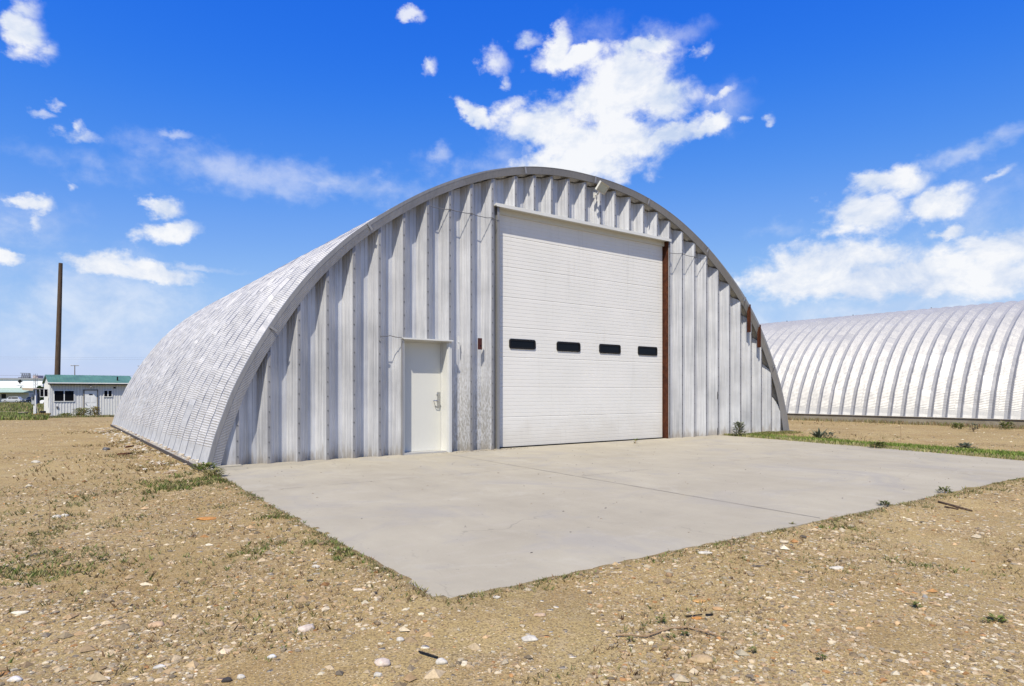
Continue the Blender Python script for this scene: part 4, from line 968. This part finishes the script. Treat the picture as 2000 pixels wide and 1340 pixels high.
GREY = np.array([(.20,.22,.15),(.27,.28,.20),(.14,.16,.10)])
weed(1443, 854, 'pale grey-green bushy weed at the foot of the corrugated wall', 150, .15, .36, .10, GREY, 2, stems=5)
weed(1600, 859, 'dark spiky weed in the grass strip nearest the arched wall', 30, .08, .2, .26, GREY * .8, 3, long=True, up=1.4, stems=0)
weed(1618, 858, 'pale tangled weed right of the dark spiky weed', 60, .16, .14, .08, GREY, 4, stems=3)
weed(1708, 878, 'small dark weed in the middle of the grass strip', 50, .12, .14, .12, GREENS * .7, 5, stems=2)
weed(1720, 878, 'small dark weed touching its twin in the middle of the grass strip', 50, .12, .16, .12, GREENS * .7, 6, stems=2)
weed(1885, 880, 'wide grey-green weed in the grass strip towards the right', 90, .2, .16, .14, GREY * .8, 7, stems=2)
weed(1873, 838, 'green weed on the bare dirt before the ribbed building', 120, .28, .28, .16, GREENS * .9, 8, stems=3)
weed(1901, 843, 'twiggy dark weed on bare dirt right of the green one', 60, .2, .3, .12, GREY * .6, 9, stems=5)
weed(1966, 838, 'sprawling green weed by the low wall near the right edge', 130, .35, .3, .16, GREENS * .8, 10, stems=4)
weed(1790, 1185, 'dark leafy weed alone on the gravel at lower right', 60, .045, .05, .045, GREENS * .9, 11, stems=2)
weed(1947, 1212, 'broad green weed on the gravel at the lower right edge', 90, .07, .04, .05, GREENS, 12, stems=2)
weed(1925, 1215, 'little weed left of the broad green one at lower right', 40, .04, .03, .035, GREENS, 13, stems=1)
weed(1292, 1216, 'upright green weed above the long dry twig', 60, .04, .07, .04, GREENS, 14, stems=2)
weed(1311, 1248, 'green weed just below the middle of the long dry twig', 45, .035, .035, .035, GREENS * .8, 15, stems=1)
weed(1337, 1242, 'dark weed right of the twig bend', 45, .03, .03, .035, GREENS * .6, 16, stems=1)
weed(1231, 1255, 'green weed below the left end of the long dry twig', 45, .035, .03, .035, GREENS * .8, 17, stems=1)
weed(1470, 1278, 'dark green weed between pebbles right of the large tan stone', 50, .035, .035, .035, GREENS * .7, 18, stems=1)
weed(1605, 1295, 'dark weed near the bottom edge right of centre', 50, .035, .035, .035, GREENS * .6, 19, stems=1)
weed(1548, 1030, 'reddish-green low weed against the front edge of the pad', 50, .05, .03, .04, OLIVE, 20, stems=1)
weed(1845, 968, 'bushy dark weed against the front edge of the pad towards the right', 120, .16, .10, .08, GREENS * .7, 21, stems=2)
weed(1728, 993, 'dark green weed hugging the pad edge at right', 110, .14, .07, .07, GREENS * .6, 22, stems=2)
weed(197, 1097, 'dark little weed beside white pebbles on the left', 60, .05, .05, .05, GREENS * .6, 23, stems=1)
weed(63, 1042, 'dark weed at the left edge among dry grass', 60, .06, .05, .05, GREENS * .6, 24, stems=1)
weed(400, 925, 'thick green weed at the corner of the foundation ledge', 150, .20, .09, .06, GREENS * .85, 25, stems=4)
weed(420, 935, 'olive weed clump where the pad meets the gravel at left', 120, .16, .08, .05, OLIVE, 26, stems=3)
# shrubs by the shed door
q = far_at(160, 811, 49.6); leafy('shrub', (q.x, q.y, float(gz(q.x, q.y))), 'scraggly green shrub growing in front of the shed door', 'shrub', 420, .75, .62, np.vstack([GREENS, OLIVE, STRAW[:1]]), .16, 12, 31)
q = far_at(186, 811, 49.9); leafy('shrub', (q.x, q.y, float(gz(q.x, q.y))), 'yellowish upright shrub at the right side of the shed door', 'shrub', 330, .38, .72, np.vstack([OLIVE * 1.3, STRAW * np.array([1, 1, .5])]), .14, 9, 32)
q = far_at(128, 813, 48.7); leafy('shrub', (q.x, q.y, float(gz(q.x, q.y))), 'low green shrub below the shed window', 'shrub', 260, .6, .25, GREENS, .14, 6, 33)
# thin dry stalks
for x, y0, y1, lab in ((1759, 861, 822, 'tall thin dry stalk on the bare dirt before the ribbed building'), (1427, 1090, 1060, 'thin dry stalk standing near the front of the pad'), (95, 1030, 965, 'tall thin green stalk at the left among weeds')):
    u, v = ground_at(x, y0, -.03); Zd = (u - UC) * sT + (v - VC) * cT; hgt = (y0 - y1) / FP * Zd
    mb = MB(); mb.tube([(0, 0, -.01), (.01, .0, hgt * .5), (-.005, .01, hgt)], [.004, .003, .0015], 5)
    for k in range(5): z = hgt * (.3 + .14 * k); mb.tube([(.005, 0, z), (.005 + .03 * (-1) ** k, .01, z + .03)], .0018, 4)
    o = mb.build('dry_stalk', M_twig); o.location = (u, v, float(gz(u, v))); tag(o, lab, 'stalk')
# trees behind the shed on the left
def tree(px_, py0, py1, Z, wpx, label, seed):
    b = far_at(px_, py0, Z); g = float(gz(b.x, b.y)); H = far_at(px_, py1, Z).z - g; Rr = wpx / FP * Z / 2; r = np.random.default_rng(seed)
    o = thing('tree', (b.x, b.y, g), label, 'tree', group='trees behind the shed')
    mb = MB(); mb.tube([(0, 0, -.3), (.1, 0, H * .3), (0, .1, H * .55)], [.18, .14, .09], 8)
    for k in range(7):
        a = r.uniform(0, 6.28); mb.tube([(0, 0, H * (.2 + .05 * k)), (math.cos(a) * Rr * .4, math.sin(a) * Rr * .4, H * (.4 + .05 * k)), (math.cos(a) * Rr * .7, math.sin(a) * Rr * .7, H * (.55 + .05 * k))], [.08, .05, .02], 5)
    mb.build('trunk', M_pole, o)
    n = 2600; cl = r.normal(0, 1, (26, 3)); cl /= np.linalg.norm(cl, axis=1)[:, None]; cl = cl * np.array([Rr, Rr, H * .38]) * r.uniform(.45, .95, (26, 1)) + np.array([0, 0, H * .56])
    P = cl[r.integers(0, 26, n)] + r.normal(0, 1, (n, 3)) * Rr * .20; L = .26; d1 = r.normal(0, 1, (n, 3)); d1 /= np.linalg.norm(d1, axis=1)[:, None]; d2 = np.cross(d1, r.normal(0, 1, (n, 3))); d2 /= np.linalg.norm(d2, axis=1)[:, None]
    V = np.stack([P - d1 * L, P - d2 * L * .4, P + d1 * L, P + d2 * L * .4], 1).reshape(-1, 3); F = np.arange(n)[:, None] * 4 + np.array([[0, 1, 2, 3]])
    c = np.repeat(np.array([(.035,.075,.018),(.055,.10,.03),(.025,.055,.015)])[r.integers(0, 3, n)], 4, 0); np_mesh('crown', V, F, M_leaf, c, parent=o)
tree(77, 780, 752, 165, 13, 'leftmost of the dark green trees behind the shed', 41)
tree(86, 780, 754, 150, 14, 'dark green tree touching the shed corner', 42)
tree(94, 780, 758, 172, 14, 'dark green tree mostly hidden by the shed', 43)

# ------------------------------------------------------------------ clutter near the shed
q = far_at(85.5, 803, 52); g = float(gz(q.x, q.y)); mb = MB(); mb.tube([(0, 0, -.05), (0, 0, .02), (0, 0, .40), (0, 0, .43)], [.27, .28, .28, .25], 16); mb.tube([(0,0,.13),(0,0,.15)], .29, 16); mb.tube([(0,0,.28),(0,0,.30)], .29, 16)
o = mb.build('barrel', M_black, smooth=False); o.location = (q.x, q.y, g); tag(o, 'short black barrel beside the left corner of the shed', 'barrel')
q = far_at(45.5, 804, 52); g = float(gz(q.x, q.y)); bx_ = thing('utility_box', (q.x, q.y, g), 'dark green utility box with pale lid in the grass', 'utility box', rz=-TH)
mb = MB(); mb.box((-.24, -.2, -.05), (.22, .25, .30)); mb.build('body', paint('dark_green_box', (.03,.06,.035), .6, .1), bx_, bevel=.015); mb = MB(); mb.box((-.27, -.23, .302), (.25, .28, .345)); mb.build('lid', M_plank, bx_, bevel=.008)
q = far_at(12, 795, 60); g = float(gz(q.x, q.y)); mb = MB(); mb.box((-1.1, -.1, 0), (.9, .1, .09)); o = mb.build('pale_timber', M_plank); o.location = (q.x, q.y, g + .12); o.rotation_euler = (0, 0, -TH + .05); tag(o, 'long pale timber lying in the far grass at the left edge', 'timber')

# ------------------------------------------------------------------ gravel
def ico(level=1):
    import bmesh
    bm = bmesh.new(); bmesh.ops.create_icosphere(bm, subdivisions=level, radius=1); V = np.array([v.co[:] for v in bm.verts]); F = np.array([[v.index for v in f.verts] for f in bm.faces]); bm.free(); return V, F
OV = np.array([(1,0,0),(0,1,0),(-1,0,0),(0,-1,0),(0,0,1.)]); OF = np.array([(0,1,4),(1,2,4),(2,3,4),(3,0,4)])
IV, IF = ico(1); IV2, IF2 = ico(3)
STC = np.array([(.62,.59,.50),(.55,.50,.41),(.47,.40,.30),(.40,.32,.22),(.66,.63,.56),(.36,.28,.19),(.50,.37,.24),(.30,.26,.21),(.42,.24,.11),(.20,.18,.16),(.58,.50,.40)])
STW = np.array([2.5,6,9,9,1.5,7,5,3,1.6,1.4,4]); STW = STW / STW.sum()
def gravel(name, n, zmax, smin, smax, seed, thr, label, power=1.25, shape=None):
    global r; IV, IF = shape or (globals()['IV'], globals()['IF'])
    r = np.random.default_rng(seed); u, v = yard_points(n, zmax, power); d = vn(u, v, 1.3, seed) + .5 * vn(u, v, 4, seed + 1); k = d > thr; u, v = u[k], v[k]; n = len(u)
    sz = smin * (smax / smin) ** (r.uniform(0, 1, n) ** 2.6)
    var = IV[None] * (1 + r.normal(0, .16, (n, len(IV), 1))); asp = np.stack([np.ones(n), r.uniform(.55, .95, n), r.uniform(.3, .6, n)], 1)
    Q = var * asp[:, None, :] * sz[:, None, None]; a = r.uniform(0, 2*np.pi, n); ca, sa = np.cos(a)[:, None], np.sin(a)[:, None]
    X = Q[..., 0] * ca - Q[..., 1] * sa + u[:, None]; Y_ = Q[..., 0] * sa + Q[..., 1] * ca + v[:, None]; Z_ = Q[..., 2] + (gz(u, v) + sz * asp[:, 2] * r.uniform(-.45, .4, n))[:, None]
    V = np.stack([X, Y_, Z_], -1).reshape(-1, 3); F = (IF[None] + (np.arange(n) * len(IV))[:, None, None]).reshape(-1, 3)
    c = STC[r.choice(len(STC), n, p=STW)] * r.uniform(.45, 1.08, (n, 1)) * np.array([1.0, .92, .76]); np_mesh(name, V, F, M_stone, np.repeat(c, len(IV), 0), smooth=False)
    tag(bpy.data.objects[name], label, 'gravel', kind='stuff')
gravel('gravel', 90000, 8, .0035, .021, 51, -.35, 'pale and tan pebbles strewn over the sandy foreground')
gravel('grit_layer', 170000, 9, .0022, .008, 53, -9, 'fine sandy grit covering the bare ground', 1.15, (OV, OF))
gravel('far_gravel', 26000, 36, .014, .05, 54, -.2, 'scattered pale stones over the far dirt yard', .9, (OV, OF))
gravel('coarse_gravel', 14000, 15, .009, .032, 52, .05, 'larger whitish pebbles in patches over the yard', 1.0)
# crumbled concrete and soil along the ledge
r = np.random.default_rng(77); n = 700; vv = r.uniform(0, 15, n); uu = np.where(r.uniform(0, 1, n) < .5, -.13 + r.normal(0, .05, n), -.5 + r.normal(0, .22, n)); zz = np.where(uu > -.25, .02, gz(uu, vv))
sz = r.uniform(.008, .045, n) * np.where(uu > -.25, .8, 1.3); Q = IV[None] * (1 + r.normal(0, .25, (n, len(IV), 1))) * np.array([1, .8, .45]) * sz[:, None, None]
V = (Q + np.stack([uu, vv, zz], 1)[:, None]).reshape(-1, 3); F = (IF[None] + (np.arange(n) * len(IV))[:, None, None]).reshape(-1, 3); c = np.array([(.50,.45,.36),(.42,.36,.27),(.30,.22,.14),(.22,.10,.05),(.55,.52,.45)])[r.choice(5, n, p=[.3,.3,.2,.05,.15])]
tag(np_mesh('rubble', V, F, M_stone, np.repeat(c, len(IV), 0)), 'crumbled concrete rubble along the left foundation ledge', 'rubble', kind='stuff')
# grit blown against the wall on the pad
n = 500; uu = np.concatenate([r.normal(5.0, .55, n // 2), r.uniform(0, 12, n // 2)]); vv = np.concatenate([-.02 - np.abs(r.normal(0, .09, n // 2)), r.uniform(-7.3, -.05, n // 2)]); sz = r.uniform(.003, .010, n)
Q = IV[None] * (1 + r.normal(0, .25, (n, len(IV), 1))) * np.array([1.4, .8, .4]) * sz[:, None, None]; V = (Q + np.stack([uu, vv, sz * .2], 1)[:, None]).reshape(-1, 3); F = (IF[None] + (np.arange(n) * len(IV))[:, None, None]).reshape(-1, 3)
c = np.array([(.16,.12,.08),(.30,.25,.18),(.10,.09,.08)])[r.integers(0, 3, n)]; tag(np_mesh('grit', V, F, M_stone, np.repeat(c, len(IV), 0)), 'dark grit and leaf scraps scattered on the concrete pad', 'debris', kind='stuff')

def stone(x, y, wpx, col, label, flat=.45, asp=.7, rot=0, seed=0, name='stone'):
    r = np.random.default_rng(seed + 900); u, v = ground_at(x, y, -.03); Z = (u - UC) * sT + (v - VC) * cT; s = wpx / FP * Z / 2
    ph = r.uniform(0, 6, 9); V = IV2.copy(); d = 1 + .10 * np.sin(V @ np.array([3.1, 1.2, .7]) + ph[0]) + .07 * np.sin(V @ np.array([-1.4, 4.2, 2.2]) + ph[1]) + .03 * np.sin(V @ np.array([7, -6, 8]) + ph[2]) + .02 * r.normal(0, 1, len(V))
    V = V * d[:, None] * np.array([s, s * asp, s * flat]); a = -TH + R(rot); V = np.stack([V[:, 0] * math.cos(a) - V[:, 1] * math.sin(a), V[:, 0] * math.sin(a) + V[:, 1] * math.cos(a), V[:, 2]], 1)
    m_ = vn(V[:, 0] * 90, V[:, 1] * 90, 1, seed); c = np.array(col)[None] * (1 + .14 * m_[:, None])
    o = np_mesh(name, V, IF2, M_stone, c, smooth=True); o.location = (u, v, float(gz(u, v)) + s * flat * .35); tag(o, label, 'stone')
WH = (.50,.465,.39); PK = (.50,.42,.35); TN = (.40,.29,.16); OR = (.42,.20,.06); BK = (.045,.04,.038); GY = (.30,.29,.27)
stone(598, 1232, 31, PK, 'smooth pinkish-white oval stone alone on sand left of centre', .5, .75, 25, 1)
stone(747, 1308, 35, PK, 'largest pinkish stone near the bottom edge left of centre', .45, .72, 5, 2)
stone(862, 1304, 25, WH, 'rough white stone right of the black stick', .5, .8, 10, 3)
stone(782, 1257, 18, WH, 'round speckled white stone above the largest pinkish stone', .5, .8, 0, 4)
stone(1034, 1254, 31, WH, 'flat white oval stone below the pad corner to the right', .3, .85, 0, 5)
stone(1369, 1289, 44, TN, 'large flat tan stone in the lower middle right', .28, .8, 0, 6)
stone(1361, 1205, 20, OR, 'orange stone beside two dark slivers', .35, .6, 0, 7)
stone(1377, 1090, 28, WH, 'white flat stone close to the front edge of the pad', .25, .45, 0, 8)
stone(1366, 1172, 26, (.46,.27,.10), 'pale orange flat stone above the dark slivers', .22, .7, 0, 9)
stone(1402, 1187, 24, (.45,.28,.13), 'second pale orange flat stone lower right of the first', .22, .7, 0, 10)
stone(1307, 1130, 15, (.27,.18,.10), 'round brown stone standing out from the sand', .8, .9, 0, 11)
stone(1172, 1190, 12, (.40,.26,.14), 'small brown upright stone right of the pad corner', .8, .8, 0, 12)
stone(1054, 1210, 27, (.45,.33,.22), 'flat pinkish-tan stone below the pad corner', .22, .6, 15, 13)
stone(1634, 1108, 26, WH, 'cracked white flat stone on the gravel at right', .3, .6, 0, 14)
stone(1807, 1163, 10, GY, 'small round grey stone at right', .8, .9, 0, 15)
stone(1852, 1157, 14, PK, 'pinkish pebble right of the small grey stone', .5, .6, 0, 16)
stone(1553, 1169, 15, WH, 'narrow white stone on bare sand right of centre', .35, .4, -20, 17)
stone(405, 1011, 44, OR, 'long flat orange-brown slab of stone on the left gravel', .12, .55, 8, 18)
stone(110, 1009, 17, WH, 'left one of a pair of white stones among weeds', .5, .7, 0, 19)
stone(127, 1006, 15, WH, 'right one of a pair of white stones among weeds', .5, .7, 0, 20)
stone(70, 904, 18, WH, 'pale flat stone on the far dirt at left', .4, .6, 0, 21)
stone(39, 1199, 33, (.60,.55,.43), 'long pale wedge-shaped stone at the left edge', .2, .4, 12, 22)
stone(305, 1224, 30, (.48,.33,.20), 'orange-tan oval stone at lower left', .4, .7, 8, 23)
stone(311, 1303, 21, (.50,.48,.43), 'grey-white oval stone near the bottom edge at left', .4, .65, 15, 24)
stone(443, 1332, 19, BK, 'black round stone at the bottom edge', .6, .7, 0, 25)
stone(471, 1327, 17, WH, 'bright white stone right of the black one at the bottom edge', .6, .8, 0, 26)
stone(605, 1139, 11, BK, 'small black stone on the sand left of the pad corner', .5, .7, 0, 27)
stone(617, 1114, 17, WH, 'whitish lumpy stone above the small black stone', .5, .6, 0, 28)
stone(702, 1163, 27, (.55,.47,.36), 'long pale stone near the pad corner', .25, .35, 8, 29)
stone(733, 1171, 10, BK, 'small black pebble right of the long pale stone', .6, .6, 35, 30)
stone(970, 1181, 16, WH, 'white stone just below the front edge of the pad', .4, .6, 0, 31)
stone(531, 1290, 16, (.52,.52,.50), 'two-toned white and grey stone at lower left', .6, .7, 0, 32)
stone(28, 1332, 30, (.58,.55,.50), 'big whitish stone in the bottom left corner', .4, .6, 0, 33)
stone(200, 1328, 34, (.50,.44,.34), 'long tan stone at the bottom edge near the left', .3, .4, 8, 34)
stone(738, 1330, 18, WH, 'white stone at the bottom edge below the largest pinkish one', .5, .8, 20, 35)
# black stick, dry twig, planks, slivers
def rod(pts, r_, mt, name, label, cat, seg=8, zoff=.01):
    P = []
    for x, y in pts: u, v = ground_at(x, y, -.03); P.append(Vector((u, v, float(gz(u, v)) + zoff)))
    o0 = P[0].copy(); mb = MB(); mb.tube([p - o0 for p in P], r_, seg); o = mb.build(name, mt, smooth=True); o.location = o0; tag(o, label, cat)
rod([(818,1284),(836,1290),(855,1296)], [.004,.005,.004], M_black, 'stick', 'short black stick lying on pale pebbles', 'stick')
rod([(1200,1249),(1225,1247),(1262,1249),(1290,1238),(1310,1231),(1345,1229),(1385,1241),(1422,1254)], [.003,.004,.0045,.005,.005,.0045,.004,.002], M_twig, 'twig', 'long curved dry twig on the gravel', 'twig', zoff=.012)
rod([(1340,1203),(1372,1200)], [.004,.003], M_black, 'splinter', 'left of two dark splinters above the orange stone', 'splinter')
rod([(1378,1200),(1393,1200)], [.005,.004], M_black, 'splinter', 'right of two dark splinters above the orange stone', 'splinter')
rod([(1833,986),(1866,992),(1898,998)], [.012,.014,.010], M_pole, 'wood_strip', 'dark wooden strip lying beyond the right front of the pad', 'wood strip')
rod([(1845,993),(1872,996)], [.010,.008], M_pole, 'wood_strip', 'shorter dark strip lying against the longer one', 'wood strip')
rod([(230,888),(243,887),(258,884)], [.03,.04,.02], M_rust, 'rusty_scrap', 'reddish rusty scrap on dry ground left of the ledge', 'scrap')
rod([(247,871),(262,869)], [.03,.02], M_rust, 'rusty_scrap', 'small rusty scrap farthest along the ledge', 'scrap')
rod([(204,877),(212,876)], [.05,.04], M_dark, 'clod', 'dark clod on the dirt left of the building', 'clod')
